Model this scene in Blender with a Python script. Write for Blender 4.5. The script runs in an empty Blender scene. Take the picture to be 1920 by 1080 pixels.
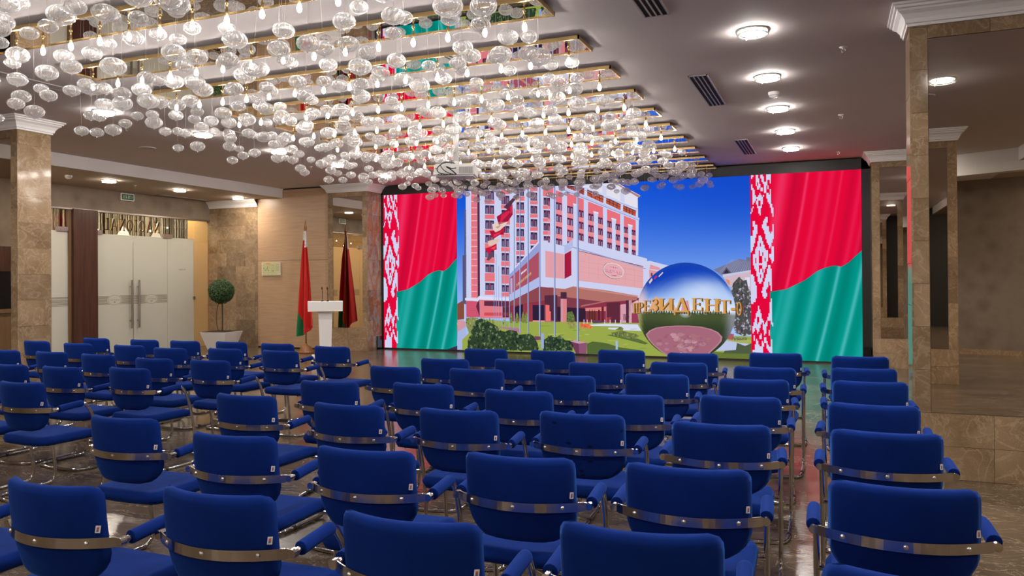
import bpy, bmesh, math, random
import numpy as np
from mathutils import Matrix, Vector
PI = math.pi
C = bpy.context.scene.collection
sc = bpy.context.scene
rnd = random.Random(11)

# ------------------------------------------------------------------ camera
def make_camera():
    yaw, pitch, roll = math.radians(22.361), math.radians(0.304), math.radians(-0.399)
    F = Vector((-math.sin(yaw) * math.cos(pitch), math.cos(yaw) * math.cos(pitch), math.sin(pitch)))
    R0 = Vector((math.cos(yaw), math.sin(yaw), 0)); U0 = R0.cross(F)
    R = math.cos(roll) * R0 + math.sin(roll) * U0; U = R.cross(F)
    cd = bpy.data.cameras.new('camera'); co = bpy.data.objects.new('camera', cd); C.objects.link(co)
    co.matrix_world = Matrix(((R.x, U.x, -F.x, 0), (R.y, U.y, -F.y, 0), (R.z, U.z, -F.z, 1.55), (0, 0, 0, 1)))
    cd.lens = 36 * 1461.3 / 1920; cd.sensor_width = 36; cd.shift_y = -24.93 / 1920; cd.clip_start = 0.05
    sc.camera = co
make_camera()

# ------------------------------------------------------------------ world, exposure, light levels
w = bpy.data.worlds.new('world'); sc.world = w; w.use_nodes = True
w.node_tree.nodes['Background'].inputs[0].default_value = (1, 0.93, 0.86, 1)
w.node_tree.nodes['Background'].inputs[1].default_value = 0.0
sc.view_settings.view_transform = 'Standard'; sc.view_settings.look = 'None'
sc.view_settings.exposure = 0.0; sc.view_settings.gamma = 1.0; sc.view_settings.use_curve_mapping = False
L_DOWN, L_LOW, L_BULB, L_SCREEN, L_HALL = 310.0, 240.0, 160.0, 1.0, 75.0
cy = sc.cycles
cy.max_bounces = 10; cy.diffuse_bounces = 5; cy.glossy_bounces = 5; cy.transmission_bounces = 6; cy.transparent_max_bounces = 24
cy.caustics_reflective = False; cy.caustics_refractive = False; cy.sample_clamp_indirect = 4.0
try: cy.use_denoising = True
except Exception: pass

# ------------------------------------------------------------------ materials
def s2l(c):
    c = c / 255.0
    return c / 12.92 if c <= 0.04045 else ((c + 0.055) / 1.055) ** 2.4
def rgb(r, g, b): return (s2l(r), s2l(g), s2l(b), 1)
def newmat(name):
    m = bpy.data.materials.new(name); m.use_nodes = True
    nt = m.node_tree; nt.nodes.clear()
    out = nt.nodes.new('ShaderNodeOutputMaterial')
    return m, nt, out
def node(nt, t, **k):
    n = nt.nodes.new(t)
    for a, v in k.items():
        if a.startswith('i_'): n.inputs[a[2:].replace('_', ' ')].default_value = v
        else: setattr(n, a, v)
    return n
def principled(name, col, rough=0.5, metal=0.0, spec=0.5, **k):
    m, nt, out = newmat(name)
    p = node(nt, 'ShaderNodeBsdfPrincipled')
    p.inputs['Base Color'].default_value = col; p.inputs['Roughness'].default_value = rough
    p.inputs['Metallic'].default_value = metal; p.inputs['Specular IOR Level'].default_value = spec
    for a, v in k.items(): p.inputs[a.replace('_', ' ')].default_value = v
    nt.links.new(p.outputs[0], out.inputs[0]); m['p'] = 1
    return m, nt, p
def pm(*a, **k): return principled(*a, **k)[0]
def ramp(nt, fac, stops):
    r = node(nt, 'ShaderNodeValToRGB'); e = r.color_ramp.elements
    while len(e) < len(stops): e.new(0.5)
    for x, (pos, c) in zip(e, stops): x.position = pos; x.color = c
    nt.links.new(fac, r.inputs[0]); return r.outputs[0]
def noise(nt, vec, scale, detail=4, rough=0.55, dist=0.0, out='Fac'):
    n = node(nt, 'ShaderNodeTexNoise'); n.inputs['Scale'].default_value = scale; n.inputs['Detail'].default_value = detail
    n.inputs['Roughness'].default_value = rough; n.inputs['Distortion'].default_value = dist
    if vec is not None: nt.links.new(vec, n.inputs['Vector'])
    return n.outputs[out]
def mixc(nt, fac, a, b, mode='MIX'):
    n = node(nt, 'ShaderNodeMix', data_type='RGBA', blend_type=mode)
    for s, v in ((0, fac), (6, a), (7, b)):
        if hasattr(v, 'links'): nt.links.new(v, n.inputs[s])
        else: n.inputs[s].default_value = v
    return n.outputs[2]
def mathn(nt, op, a, b=0.0):
    n = node(nt, 'ShaderNodeMath', operation=op)
    for s, v in ((0, a), (1, b)):
        if hasattr(v, 'links'): nt.links.new(v, n.inputs[s])
        else: n.inputs[s].default_value = v
    return n.outputs[0]
def wpos(nt, scale=(1, 1, 1)):
    g = node(nt, 'ShaderNodeNewGeometry'); mp = node(nt, 'ShaderNodeMapping'); mp.inputs['Scale'].default_value = scale
    nt.links.new(g.outputs['Position'], mp.inputs['Vector']); return mp.outputs[0]
def emis(name, col, strength):
    m, nt, out = newmat(name); e = node(nt, 'ShaderNodeEmission'); e.inputs[0].default_value = col; e.inputs[1].default_value = strength
    nt.links.new(e.outputs[0], out.inputs[0]); return m

def marble_mat(name, base, dark, vein, rough=0.09, scale=1.0, tiles=True):
    m, nt, p = principled(name, base, rough, spec=0.5)
    pos = wpos(nt, (scale, scale, scale))
    if tiles:
        oi = node(nt, 'ShaderNodeObjectInfo'); off = node(nt, 'ShaderNodeVectorMath', operation='SCALE')
        cv = node(nt, 'ShaderNodeCombineXYZ'); nt.links.new(oi.outputs['Random'], cv.inputs[0]); nt.links.new(oi.outputs['Random'], cv.inputs[2])
        nt.links.new(cv.outputs[0], off.inputs[0]); off.inputs['Scale'].default_value = 37.0
        ad = node(nt, 'ShaderNodeVectorMath', operation='ADD'); nt.links.new(pos, ad.inputs[0]); nt.links.new(off.outputs[0], ad.inputs[1]); pos = ad.outputs[0]
    n1 = noise(nt, pos, 2.2, 5, 0.6, 0.8)
    c = ramp(nt, n1, [(0.32, dark), (0.66, base)])
    n2 = noise(nt, pos, 3.4, 4, 0.55, 1.6)
    v = mathn(nt, 'ABSOLUTE', mathn(nt, 'SUBTRACT', n2, 0.5))
    vf = ramp(nt, v, [(0.0, (1, 1, 1, 1)), (0.035, (0, 0, 0, 1))])
    n3 = noise(nt, pos, 7.5, 3, 0.55, 2.4)
    v3 = mathn(nt, 'ABSOLUTE', mathn(nt, 'SUBTRACT', n3, 0.5))
    vf3 = ramp(nt, v3, [(0.0, (0.6, 0.6, 0.6, 1)), (0.03, (0, 0, 0, 1))])
    vm = mathn(nt, 'MULTIPLY', mathn(nt, 'ADD', vf, vf3), 0.5)
    c = mixc(nt, vm, c, vein)
    if tiles:
        t = node(nt, 'ShaderNodeMapRange'); t.inputs[3].default_value = 0.78; t.inputs[4].default_value = 1.15
        nt.links.new(oi.outputs['Random'], t.inputs[0])
        c = mixc(nt, 1.0, c, t.outputs[0], 'MULTIPLY')
    nt.links.new(c, p.inputs['Base Color'])
    return m

M = {}
M['marble'] = marble_mat('beige_brown_marble', (0.335, 0.228, 0.138, 1), (0.215, 0.140, 0.078, 1), (0.46, 0.34, 0.23, 1))
M['joint'] = pm('tile_joint', (0.17, 0.115, 0.07, 1), 0.6)
def floor_mat():
    m, nt, p = principled('polished_dark_marble', (0.1, 0.07, 0.05, 1), 0.12, spec=0.75)
    pos = wpos(nt, (1, 1, 1))
    st = wpos(nt, (0.8, 1.5, 1))
    n1 = noise(nt, st, 1.3, 6, 0.6, 0.8)
    c = ramp(nt, n1, [(0.32, (0.068, 0.047, 0.031, 1)), (0.55, (0.118, 0.083, 0.054, 1)), (0.75, (0.175, 0.126, 0.085, 1))])
    n2 = noise(nt, st, 2.6, 5, 0.62, 2.2)
    v = mathn(nt, 'ABSOLUTE', mathn(nt, 'SUBTRACT', n2, 0.5))
    vf = ramp(nt, v, [(0.0, (0.8, 0.8, 0.8, 1)), (0.013, (0, 0, 0, 1))])
    n4 = noise(nt, st, 0.9, 2, 0.5)
    vf = mathn(nt, 'MULTIPLY', vf, ramp(nt, n4, [(0.34, (0, 0, 0, 1)), (0.52, (1, 1, 1, 1))]))
    c = mixc(nt, vf, c, (0.42, 0.32, 0.23, 1))
    nt.links.new(c, p.inputs['Base Color'])
    r = node(nt, 'ShaderNodeMapRange'); r.inputs[3].default_value = 0.15; r.inputs[4].default_value = 0.24
    nt.links.new(n1, r.inputs[0]); nt.links.new(r.outputs[0], p.inputs['Roughness'])
    return m
M['floor'] = floor_mat()
def plaster(name, col):
    m, nt, p = principled(name, col, 0.75, spec=0.25)
    n = noise(nt, wpos(nt), 0.7, 3, 0.5)
    nt.links.new(mixc(nt, n, tuple(0.93 * x for x in col[:3]) + (1,), tuple(min(1, 1.05 * x) for x in col[:3]) + (1,)), p.inputs['Base Color'])
    return m
M['ceiling'] = plaster('ceiling_plaster', (0.66, 0.60, 0.585, 1))
M['lowceil'] = plaster('low_ceiling_plaster', (0.47, 0.385, 0.31, 1))
M['white'] = plaster('white_moulding', (0.80, 0.77, 0.76, 1))
def wallpaper():
    m, nt, p = principled('damask_wallpaper', (0.36, 0.30, 0.25, 1), 0.7, spec=0.2)
    pos = wpos(nt, (1, 1, 1))
    v = node(nt, 'ShaderNodeTexVoronoi', feature='SMOOTH_F1'); v.inputs['Scale'].default_value = 2.6; v.inputs['Randomness'].default_value = 0.55
    nt.links.new(pos, v.inputs['Vector'])
    c = ramp(nt, v.outputs['Distance'], [(0.05, (0.165, 0.127, 0.097, 1)), (0.45, (0.265, 0.21, 0.162, 1)), (0.8, (0.22, 0.172, 0.132, 1))])
    n = noise(nt, pos, 9, 3, 0.5)
    nt.links.new(mixc(nt, 0.35, c, mixc(nt, n, (0.13, 0.10, 0.078, 1), (0.28, 0.22, 0.17, 1))), p.inputs['Base Color'])
    return m
M['wallpaper'] = wallpaper()
def wood(name, a, b, scale, rough=0.35, spec=0.4):
    m, nt, p = principled(name, a, rough, spec=spec)
    n = noise(nt, wpos(nt, scale), 1.0, 6, 0.6, 0.4)
    nt.links.new(ramp(nt, n, [(0.3, a), (0.7, b)]), p.inputs['Base Color'])
    return m
M['panel'] = wood('pale_wood_veneer', (0.43, 0.27, 0.165, 1), (0.52, 0.345, 0.22, 1), (2.0, 2.0, 34.0))
M['darkwood'] = wood('dark_brown_wood', (0.045, 0.018, 0.012, 1), (0.09, 0.036, 0.024, 1), (22.0, 22.0, 1.2))
M['brownwood'] = wood('mid_brown_wood', (0.16, 0.095, 0.05, 1), (0.22, 0.135, 0.075, 1), (18.0, 18.0, 1.2))
M['amber'] = wood('amber_wall', (0.42, 0.25, 0.10, 1), (0.55, 0.35, 0.16, 1), (1.0, 1.0, 1.0))
M['flagwood'] = wood('varnished_wood', (0.20, 0.075, 0.02, 1), (0.30, 0.12, 0.035, 1), (20, 20, 2.0), 0.2, 0.5)
def fabric(name, stains=False):
    m, nt, p = principled(name, (0.004, 0.026, 0.20, 1), 0.9, spec=0.1)
    p.inputs['Sheen Weight'].default_value = 0.22; p.inputs['Sheen Roughness'].default_value = 0.4; p.inputs['Sheen Tint'].default_value = (0.08, 0.3, 1, 1)
    tc = node(nt, 'ShaderNodeTexCoord')
    n = noise(nt, tc.outputs['Object'], 7, 3, 0.6)
    c = ramp(nt, n, [(0.3, (0.0026, 0.018, 0.150, 1)), (0.7, (0.0036, 0.024, 0.190, 1))])
    if stains:
        v = node(nt, 'ShaderNodeTexVoronoi', feature='F1'); v.inputs['Scale'].default_value = 13.0
        mp = node(nt, 'ShaderNodeMapping'); mp.inputs['Scale'].default_value = (1, 0.05, 1.8); nt.links.new(tc.outputs['Object'], mp.inputs[0]); nt.links.new(mp.outputs[0], v.inputs['Vector'])
        sf = ramp(nt, v.outputs['Distance'], [(0.16, (1, 1, 1, 1)), (0.22, (0, 0, 0, 1))])
        n2 = noise(nt, tc.outputs['Object'], 5.2, 1, 0.5)
        k = mathn(nt, 'MULTIPLY', sf, mathn(nt, 'GREATER_THAN', n2, 0.47))
        c = mixc(nt, k, c, (0.0035, 0.009, 0.055, 1))
    nt.links.new(c, p.inputs['Base Color'])
    return m
M['fabric'] = fabric('royal_blue_fabric'); M['stained'] = fabric('stained_blue_fabric', True)
M['chrome'] = pm('chrome', (0.72, 0.70, 0.68, 1), 0.08, 1.0)
M['band'] = pm('polished_steel_band', (0.66, 0.63, 0.60, 1), 0.16, 1.0)
M['screwm'] = pm('screw_steel', (0.8, 0.78, 0.75, 1), 0.25, 1.0)
M['steel'] = pm('brushed_steel', (0.42, 0.37, 0.34, 1), 0.35, 1.0)
M['gold'] = pm('brushed_gold', (0.80, 0.56, 0.25, 1), 0.25, 1.0)
M['mirror'] = pm('mirror_glass', (0.80, 0.75, 0.69, 1), 0.0, 1.0)
M['ceilmirror'] = pm('ceiling_mirror', (0.86, 0.84, 0.82, 1), 0.0, 1.0)
M['black'] = pm('matt_black', (0.012, 0.011, 0.011, 1), 0.45)
M['gloss'] = pm('gloss_black', (0.01, 0.01, 0.012, 1), 0.04)
M['rubber'] = pm('black_rubber', (0.015, 0.015, 0.015, 1), 0.6)
M['whitepl'] = pm('white_plastic', (0.80, 0.78, 0.76, 1), 0.35)
M['greypl'] = pm('grey_plastic', (0.30, 0.28, 0.27, 1), 0.5)
M['slot'] = pm('vent_slat', (0.36, 0.32, 0.31, 1), 0.4)
M['dark'] = pm('dark_void', (0.01, 0.009, 0.008, 1), 0.8)
M['red'] = pm('flag_red', rgb(200, 28, 22), 0.7); M['green'] = pm('flag_green', rgb(10, 120, 70), 0.7)
M['flagwhite'] = pm('flag_white', (0.75, 0.73, 0.72, 1), 0.7)
M['tagred'] = pm('tag_red', rgb(190, 40, 40), 0.6); M['tagblue'] = pm('tag_blue', rgb(40, 50, 120), 0.6)
M['soil'] = pm('potting_soil', (0.05, 0.032, 0.02, 1), 0.9)
M['stem'] = pm('topiary_stem', (0.07, 0.045, 0.025, 1), 0.7)
M['leaf'] = pm('boxwood_leaf', (0.016, 0.05, 0.014, 1), 0.55); M['leaf2'] = pm('boxwood_leaf_light', (0.05, 0.115, 0.03, 1), 0.55)
M['exitgreen'] = pm('exit_green', rgb(20, 90, 60), 0.4)
M['plan'] = pm('plan_paper', (0.55, 0.54, 0.30, 1), 0.5); M['planline'] = pm('plan_lines', (0.22, 0.24, 0.10, 1), 0.6); M['planor'] = pm('plan_orange', (0.55, 0.25, 0.06, 1), 0.6)
M['emblem'] = pm('etched_lines', (0.16, 0.125, 0.075, 1), 0.5); M['emblem2'] = pm('etched_pale', (0.50, 0.47, 0.38, 1), 0.5)
M['letter'] = pm('dark_bronze_letters', (0.025, 0.014, 0.008, 1), 0.4)
M['lettercopper'] = pm('letter_returns', (0.55, 0.27, 0.08, 1), 0.35)
M['down'] = emis('downlight_glow', (1.0, 0.955, 0.89, 1), L_DOWN)
M['low'] = emis('low_downlight_glow', (1.0, 0.90, 0.76, 1), L_LOW)
M['bulb'] = emis('filament_bulb_glow', (1.0, 0.94, 0.88, 1), L_BULB)
M['hall'] = emis('hall_lamp_glow', (1.0, 0.80, 0.55, 1), L_HALL)
M['spark'] = emis('crystal_lamp_glow', (1.0, 0.92, 0.80, 1), 14.0)
def glassmats():
    m, nt, out = newmat('clear_ribbed_glass')
    lw = node(nt, 'ShaderNodeLayerWeight'); lw.inputs['Blend'].default_value = 0.42
    tr = node(nt, 'ShaderNodeBsdfTransparent'); tr.inputs[0].default_value = (0.97, 0.96, 0.95, 1)
    gl = node(nt, 'ShaderNodeBsdfGlossy'); gl.inputs['Roughness'].default_value = 0.07; gl.inputs[0].default_value = (1, 0.99, 0.98, 1)
    tl = node(nt, 'ShaderNodeBsdfTranslucent'); tl.inputs[0].default_value = (0.98, 0.97, 0.97, 1)
    df = node(nt, 'ShaderNodeBsdfDiffuse'); df.inputs[0].default_value = (0.97, 0.96, 0.96, 1)
    a = node(nt, 'ShaderNodeMixShader'); a.inputs[0].default_value = 0.5; nt.links.new(tl.outputs[0], a.inputs[1]); nt.links.new(df.outputs[0], a.inputs[2])
    b = node(nt, 'ShaderNodeMixShader'); b.inputs[0].default_value = 0.5; nt.links.new(a.outputs[0], b.inputs[1]); nt.links.new(gl.outputs[0], b.inputs[2])
    f = node(nt, 'ShaderNodeMapRange'); f.inputs[3].default_value = 0.30; f.inputs[4].default_value = 0.96
    nt.links.new(lw.outputs['Facing'], f.inputs[0])
    c = node(nt, 'ShaderNodeMixShader'); nt.links.new(f.outputs[0], c.inputs[0]); nt.links.new(tr.outputs[0], c.inputs[1]); nt.links.new(b.outputs[0], c.inputs[2])
    nt.links.new(c.outputs[0], out.inputs[0]); M['glass'] = m
    m, nt, out = newmat('clear_pane')
    lw = node(nt, 'ShaderNodeLayerWeight'); lw.inputs['Blend'].default_value = 0.5
    fr = node(nt, 'ShaderNodeMath', operation='MULTIPLY_ADD'); nt.links.new(mathn(nt, 'POWER', lw.outputs['Facing'], 4.0), fr.inputs[0]); fr.inputs[1].default_value = 0.5; fr.inputs[2].default_value = 0.035
    tr = node(nt, 'ShaderNodeBsdfTransparent'); tr.inputs[0].default_value = (0.9, 0.92, 0.9, 1)
    gl = node(nt, 'ShaderNodeBsdfGlossy'); gl.inputs['Roughness'].default_value = 0.0
    c = node(nt, 'ShaderNodeMixShader'); nt.links.new(fr.outputs[0], c.inputs[0]); nt.links.new(tr.outputs[0], c.inputs[1]); nt.links.new(gl.outputs[0], c.inputs[2])
    nt.links.new(c.outputs[0], out.inputs[0]); M['pane'] = m
    m, nt, out = newmat('frosted_film')
    tl = node(nt, 'ShaderNodeBsdfTranslucent'); tl.inputs[0].default_value = (0.80, 0.81, 0.77, 1)
    df = node(nt, 'ShaderNodeBsdfDiffuse'); df.inputs[0].default_value = (0.74, 0.75, 0.71, 1)
    gl = node(nt, 'ShaderNodeBsdfGlossy'); gl.inputs['Roughness'].default_value = 0.25
    a = node(nt, 'ShaderNodeMixShader'); a.inputs[0].default_value = 0.5; nt.links.new(tl.outputs[0], a.inputs[1]); nt.links.new(df.outputs[0], a.inputs[2])
    b = node(nt, 'ShaderNodeMixShader'); b.inputs[0].default_value = 0.05; nt.links.new(a.outputs[0], b.inputs[1]); nt.links.new(gl.outputs[0], b.inputs[2])
    nt.links.new(b.outputs[0], out.inputs[0]); M['frost'] = m
    m, nt, out = newmat('amber_film')
    tl = node(nt, 'ShaderNodeBsdfTranslucent'); tl.inputs[0].default_value = (0.75, 0.55, 0.28, 1)
    df = node(nt, 'ShaderNodeBsdfDiffuse'); df.inputs[0].default_value = (0.66, 0.52, 0.32, 1)
    a = node(nt, 'ShaderNodeMixShader'); a.inputs[0].default_value = 0.5; nt.links.new(tl.outputs[0], a.inputs[1]); nt.links.new(df.outputs[0], a.inputs[2])
    tr = node(nt, 'ShaderNodeBsdfTransparent'); b = node(nt, 'ShaderNodeMixShader'); b.inputs[0].default_value = 0.25
    nt.links.new(a.outputs[0], b.inputs[1]); nt.links.new(tr.outputs[0], b.inputs[2]); nt.links.new(b.outputs[0], out.inputs[0]); M['amberfilm'] = m
    m, nt, out = newmat('led_picture')
    at = node(nt, 'ShaderNodeAttribute', attribute_name='Col'); e = node(nt, 'ShaderNodeEmission'); e.inputs[1].default_value = L_SCREEN
    nt.links.new(at.outputs['Color'], e.inputs[0]); nt.links.new(e.outputs[0], out.inputs[0]); M['led'] = m
glassmats()

# ------------------------------------------------------------------ mesh helpers
class MB:
    def __init__(s): s.v = []; s.f = []; s.m = []
    def add(s, vs, fs, mi=0):
        o = len(s.v); s.v += [tuple(p) for p in vs]; s.f += [tuple(i + o for i in q) for q in fs]; s.m += [mi] * len(fs); return s
    def box(s, x0, x1, y0, y1, z0, z1, mi=0):
        v = [(x0, y0, z0), (x1, y0, z0), (x1, y1, z0), (x0, y1, z0), (x0, y0, z1), (x1, y0, z1), (x1, y1, z1), (x0, y1, z1)]
        return s.add(v, [(0, 3, 2, 1), (4, 5, 6, 7), (0, 1, 5, 4), (1, 2, 6, 5), (2, 3, 7, 6), (3, 0, 4, 7)], mi)
    def tube(s, path, r, n=8, mi=0, cap=True):
        P = [Vector(p) for p in path]; rs = r if isinstance(r, (list, tuple)) else [r] * len(P)
        up = None; vs = []; fs = []
        for i, p in enumerate(P):
            t = (P[min(i + 1, len(P) - 1)] - P[max(i - 1, 0)]).normalized()
            if up is None: up = Vector((0, 0, 1)) if abs(t.z) < 0.9 else Vector((0, 1, 0))
            a = t.cross(up).normalized(); up = a.cross(t).normalized()
            for k in range(n):
                q = 2 * PI * k / n; vs.append(p + (a * math.cos(q) + up * math.sin(q)) * rs[i])
        for i in range(len(P) - 1):
            for k in range(n):
                k2 = (k + 1) % n; fs.append((i * n + k, i * n + k2, (i + 1) * n + k2, (i + 1) * n + k))
        if cap: fs.append(tuple(range(n))[::-1]); fs.append(tuple((len(P) - 1) * n + k for k in range(n)))
        return s.add(vs, fs, mi)
    def lathe(s, prof, n=16, cx=0, cy=0, mi=0, sx=1, sy=1, cap=True):
        vs = []; fs = []
        for r, z in prof:
            for k in range(n): vs.append((cx + r * sx * math.cos(2 * PI * k / n), cy + r * sy * math.sin(2 * PI * k / n), z))
        for i in range(len(prof) - 1):
            for k in range(n):
                k2 = (k + 1) % n; fs.append((i * n + k, i * n + k2, (i + 1) * n + k2, (i + 1) * n + k))
        if cap: fs.append(tuple(range(n))[::-1]); fs.append(tuple((len(prof) - 1) * n + k for k in range(n)))
        return s.add(vs, fs, mi)
    def quad(s, a, b, c, d, mi=0): return s.add([a, b, c, d], [(0, 1, 2, 3)], mi)
    def mesh(s, name, mats, smooth=False):
        me = bpy.data.meshes.new(name); me.from_pydata(s.v, [], s.f)
        mats = mats if isinstance(mats, (list, tuple)) else [mats]
        for m in mats: me.materials.append(m)
        if len(mats) > 1: me.polygons.foreach_set('material_index', s.m)
        if smooth: me.polygons.foreach_set('use_smooth', [True] * len(s.f))
        me.update(); return me
    def build(s, name, mats, parent=None, smooth=False, loc=None):
        return link(name, s.mesh(name, mats, smooth), parent, loc)
def link(name, data, parent=None, loc=None):
    o = bpy.data.objects.new(name, data); C.objects.link(o)
    if parent: o.parent = parent
    if loc: o.location = loc
    return o
def tag(o, label, cat, group=None, kind=None):
    o['label'] = label; o['category'] = cat
    if group: o['group'] = group
    if kind: o['kind'] = kind
    return o
def empty(name, loc=(0, 0, 0), rz=0):
    o = bpy.data.objects.new(name, None); o.empty_display_size = 0.1; C.objects.link(o); o.location = loc; o.rotation_euler[2] = rz; return o
def struct(o): o['kind'] = 'structure'; return o
def smooth_path(pts, n=6):
    P = [Vector(p) for p in pts]; out = []
    for i in range(len(P) - 1):
        p0, p1, p2, p3 = P[max(i - 1, 0)], P[i], P[i + 1], P[min(i + 2, len(P) - 1)]
        for k in range(n):
            t = k / n
            out.append(0.5 * ((2 * p1) + (p2 - p0) * t + (2 * p0 - 5 * p1 + 4 * p2 - p3) * t * t + (3 * p1 - p0 - 3 * p2 + p3) * t ** 3))
    out.append(P[-1]); return out
def copy_tree(o, parent=None):
    c = o.copy(); C.objects.link(c)
    if parent: c.parent = parent
    for ch in o.children: copy_tree(ch, c)
    return c
ORD = ['', 'first', 'second', 'third', 'fourth', 'fifth', 'sixth', 'seventh', 'eighth', 'ninth', 'tenth', 'eleventh', 'twelfth']
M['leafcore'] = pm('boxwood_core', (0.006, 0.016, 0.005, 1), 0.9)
M['crystal'] = pm('crystal_strand', (0.62, 0.58, 0.48, 1), 0.25, 0.35)
M['wire'] = pm('thin_wire', (0.35, 0.33, 0.32, 1), 0.5)
M['corr'] = emis('corridor_downlight_glow', (1.0, 0.90, 0.76, 1), 520.0)

# ------------------------------------------------------------------ lettering (hand drawn serif strokes)
def make_glyphs():
    def S(x0,y0,x1,y1,t):  # stroke quad; t thickness horizontal-ish
        dx,dy=x1-x0,y1-y0; L=math.hypot(dx,dy); nx,ny=-dy/L*t/2,dx/L*t/2
        return [(x0+nx,y0+ny),(x1+nx,y1+ny),(x1-nx,y1-ny),(x0-nx,y0-ny)]
    T,t,s=.2,.09,.06
    def V(x,y0=0,y1=1,w=T): return [(x-w/2,y0),(x+w/2,y0),(x+w/2,y1),(x-w/2,y1)]
    def Hh(x0,x1,y,w=s): return [(x0,y-w/2),(x1,y-w/2),(x1,y+w/2),(x0,y+w/2)]
    def sf(x,w=.32): return [Hh(x-w/2,x+w/2,s/2),Hh(x-w/2,x+w/2,1-s/2)]
    def arc(cx,cy,rx,ry,a0,a1,tmax,tmin,n=12):
        q=[]
        for i in range(n):
            A=[math.radians(a0+(a1-a0)*(i+k)/n) for k in (0,1)]
            r=[]
            for a in A:
                w=tmin+(tmax-tmin)*abs(math.cos(a)); r.append(((cx+rx*math.cos(a),cy+ry*math.sin(a)),(cx+(rx-w)*math.cos(a),cy+(ry-w*.8)*math.sin(a))))
            q.append([r[0][0],r[1][0],r[1][1],r[0][1]])
        return q
    G={}
    G['I']=[V(.5,w=T*1.3)]+sf(.5,.6)
    G['N']=[V(.17,w=t),V(.83,w=t),S(.13,.97,.83,.03,T)]+[Hh(0,.34,s/2),Hh(0,.26,1-s/2),Hh(.66,1,1-s/2)]
    G['A']=[S(.1,0,.5,1,t),S(.5,1,.88,0,T),Hh(.22,.76,.34),Hh(-.02,.26,s/2),Hh(.7,1.04,s/2)]
    G['C']=arc(.54,.5,.5,.5,45,315,T,t,16)+[V(.88,.68,.86,.08),V(.88,.12,.3,.06)]
    G['O']=arc(.5,.5,.5,.5,0,360,T,t,20)
    G['L']=[V(.25)]+sf(.25,.42)+[Hh(.1,.92,s/2),S(.9,.02,.93,.3,.08)]
    G['T']=[V(.5),Hh(.03,.97,1-s/2),Hh(.32,.68,s/2),V(.06,.72,1,.07),V(.94,.72,1,.07)]
    G['E']=[V(.22),Hh(.04,.88,s/2),Hh(.04,.86,1-s/2),Hh(.22,.66,.52),V(.86,.0,.28,.07),V(.84,.74,1,.07),V(.64,.4,.64,.06)]
    G['H']=[V(.2),V(.8),Hh(.2,.8,.52,.08)]+sf(.2,.38)+sf(.8,.38)
    G['P']=[V(.24)]+sf(.24,.42)+arc(.45,.73,.45,.27,-90,90,T,s,10)+[Hh(.24,.45,.97),Hh(.24,.45,.48)]
    G['R']=G['P']+[S(.5,.48,.92,.02,T)]
    G['D']=[V(.22)]+sf(.22,.4)+arc(.4,.5,.56,.5,-90,90,T,s,12)
    G['S']=arc(.5,.74,.4,.26,20,270,.15,.08,10)+arc(.5,.26,.42,.27,90,-160,.15,.08,10)
    G['X']=[S(.1,1,.9,0,T),S(.9,1,.1,0,t)]
    G['!']=[V(.5,.3,1,.2),V(.5,0,.16,.2)]
    G['П']=[V(.2),V(.8),Hh(.02,.98,1-s/2,.08),Hh(.02,.38,s/2),Hh(.62,.98,s/2)]
    G['Р']=G['P'];G['Е']=G['E'];G['Н']=G['H'];G['Т']=G['T'];G['О']=G['O']
    G['И']=[V(.18),V(.82),S(.2,.08,.8,.92,.1)]+sf(.18,.36)+sf(.82,.36)
    G['З']=arc(.45,.75,.42,.25,160,-90,.17,.08,10)+arc(.45,.26,.47,.27,90,-160,.19,.08,10)
    G['Д']=[S(.14,.12,.5,1,.1),S(.5,1,.84,.12,T),Hh(0,1,.12,.1),V(.05,-.12,.12,.09),V(.95,-.12,.12,.09)]
    G['-']=[Hh(.05,.9,.45,.16),]
    return G
GLY = make_glyphs()

# ------------------------------------------------------------------ the room
ZC, ZL = 3.65, 3.44                       # main ceiling, lower side ceilings
struct(MB().box(-21, 8, -14, 21, -0.2, 0).build('floor', M['floor']))
struct(MB().box(-11.65, 2.85, -14, 15.6, ZC, ZC + 0.2).build('ceiling', M['ceiling']))
def low_ceiling(name, x0, x1, xf):
    o = struct(MB().box(x0, x1, -14, 15.6, ZL, ZC + 0.2).build(name, [M['lowceil']]))
    f = MB().box(xf - 0.012, xf + 0.012, -14, 15.0, ZL - 0.004, ZC + 0.002).build('fascia', M['white'], o)
    return o
low_ceiling('ceiling_left', -14.1, -11.66, -11.65)
low_ceiling('ceiling_right', 2.86, 6.6, 2.85)
XG = -13.85
wl = struct(MB().box(XG - 0.15, XG, -14, 6.9, 0, ZL).build('wall_left', M['wallpaper']))
wh = struct(MB().box(XG - 0.10, XG + 0.06, 6.9, 14.55, 3.0, ZL).build('wall_left.001', M['wallpaper']))
MB().box(XG - 0.10, XG + 0.07, 6.9, 14.5, 2.97, 3.0).build('head_rail', M['steel'], wh)
struct(MB().box(6.5, 6.65, -14, 15.6, 0, ZL).build('wall_right', M['wallpaper']))
struct(MB().box(-14, 6.6, 15.45, 15.6, 0, ZC).build('wall_back', M['black']))
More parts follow.
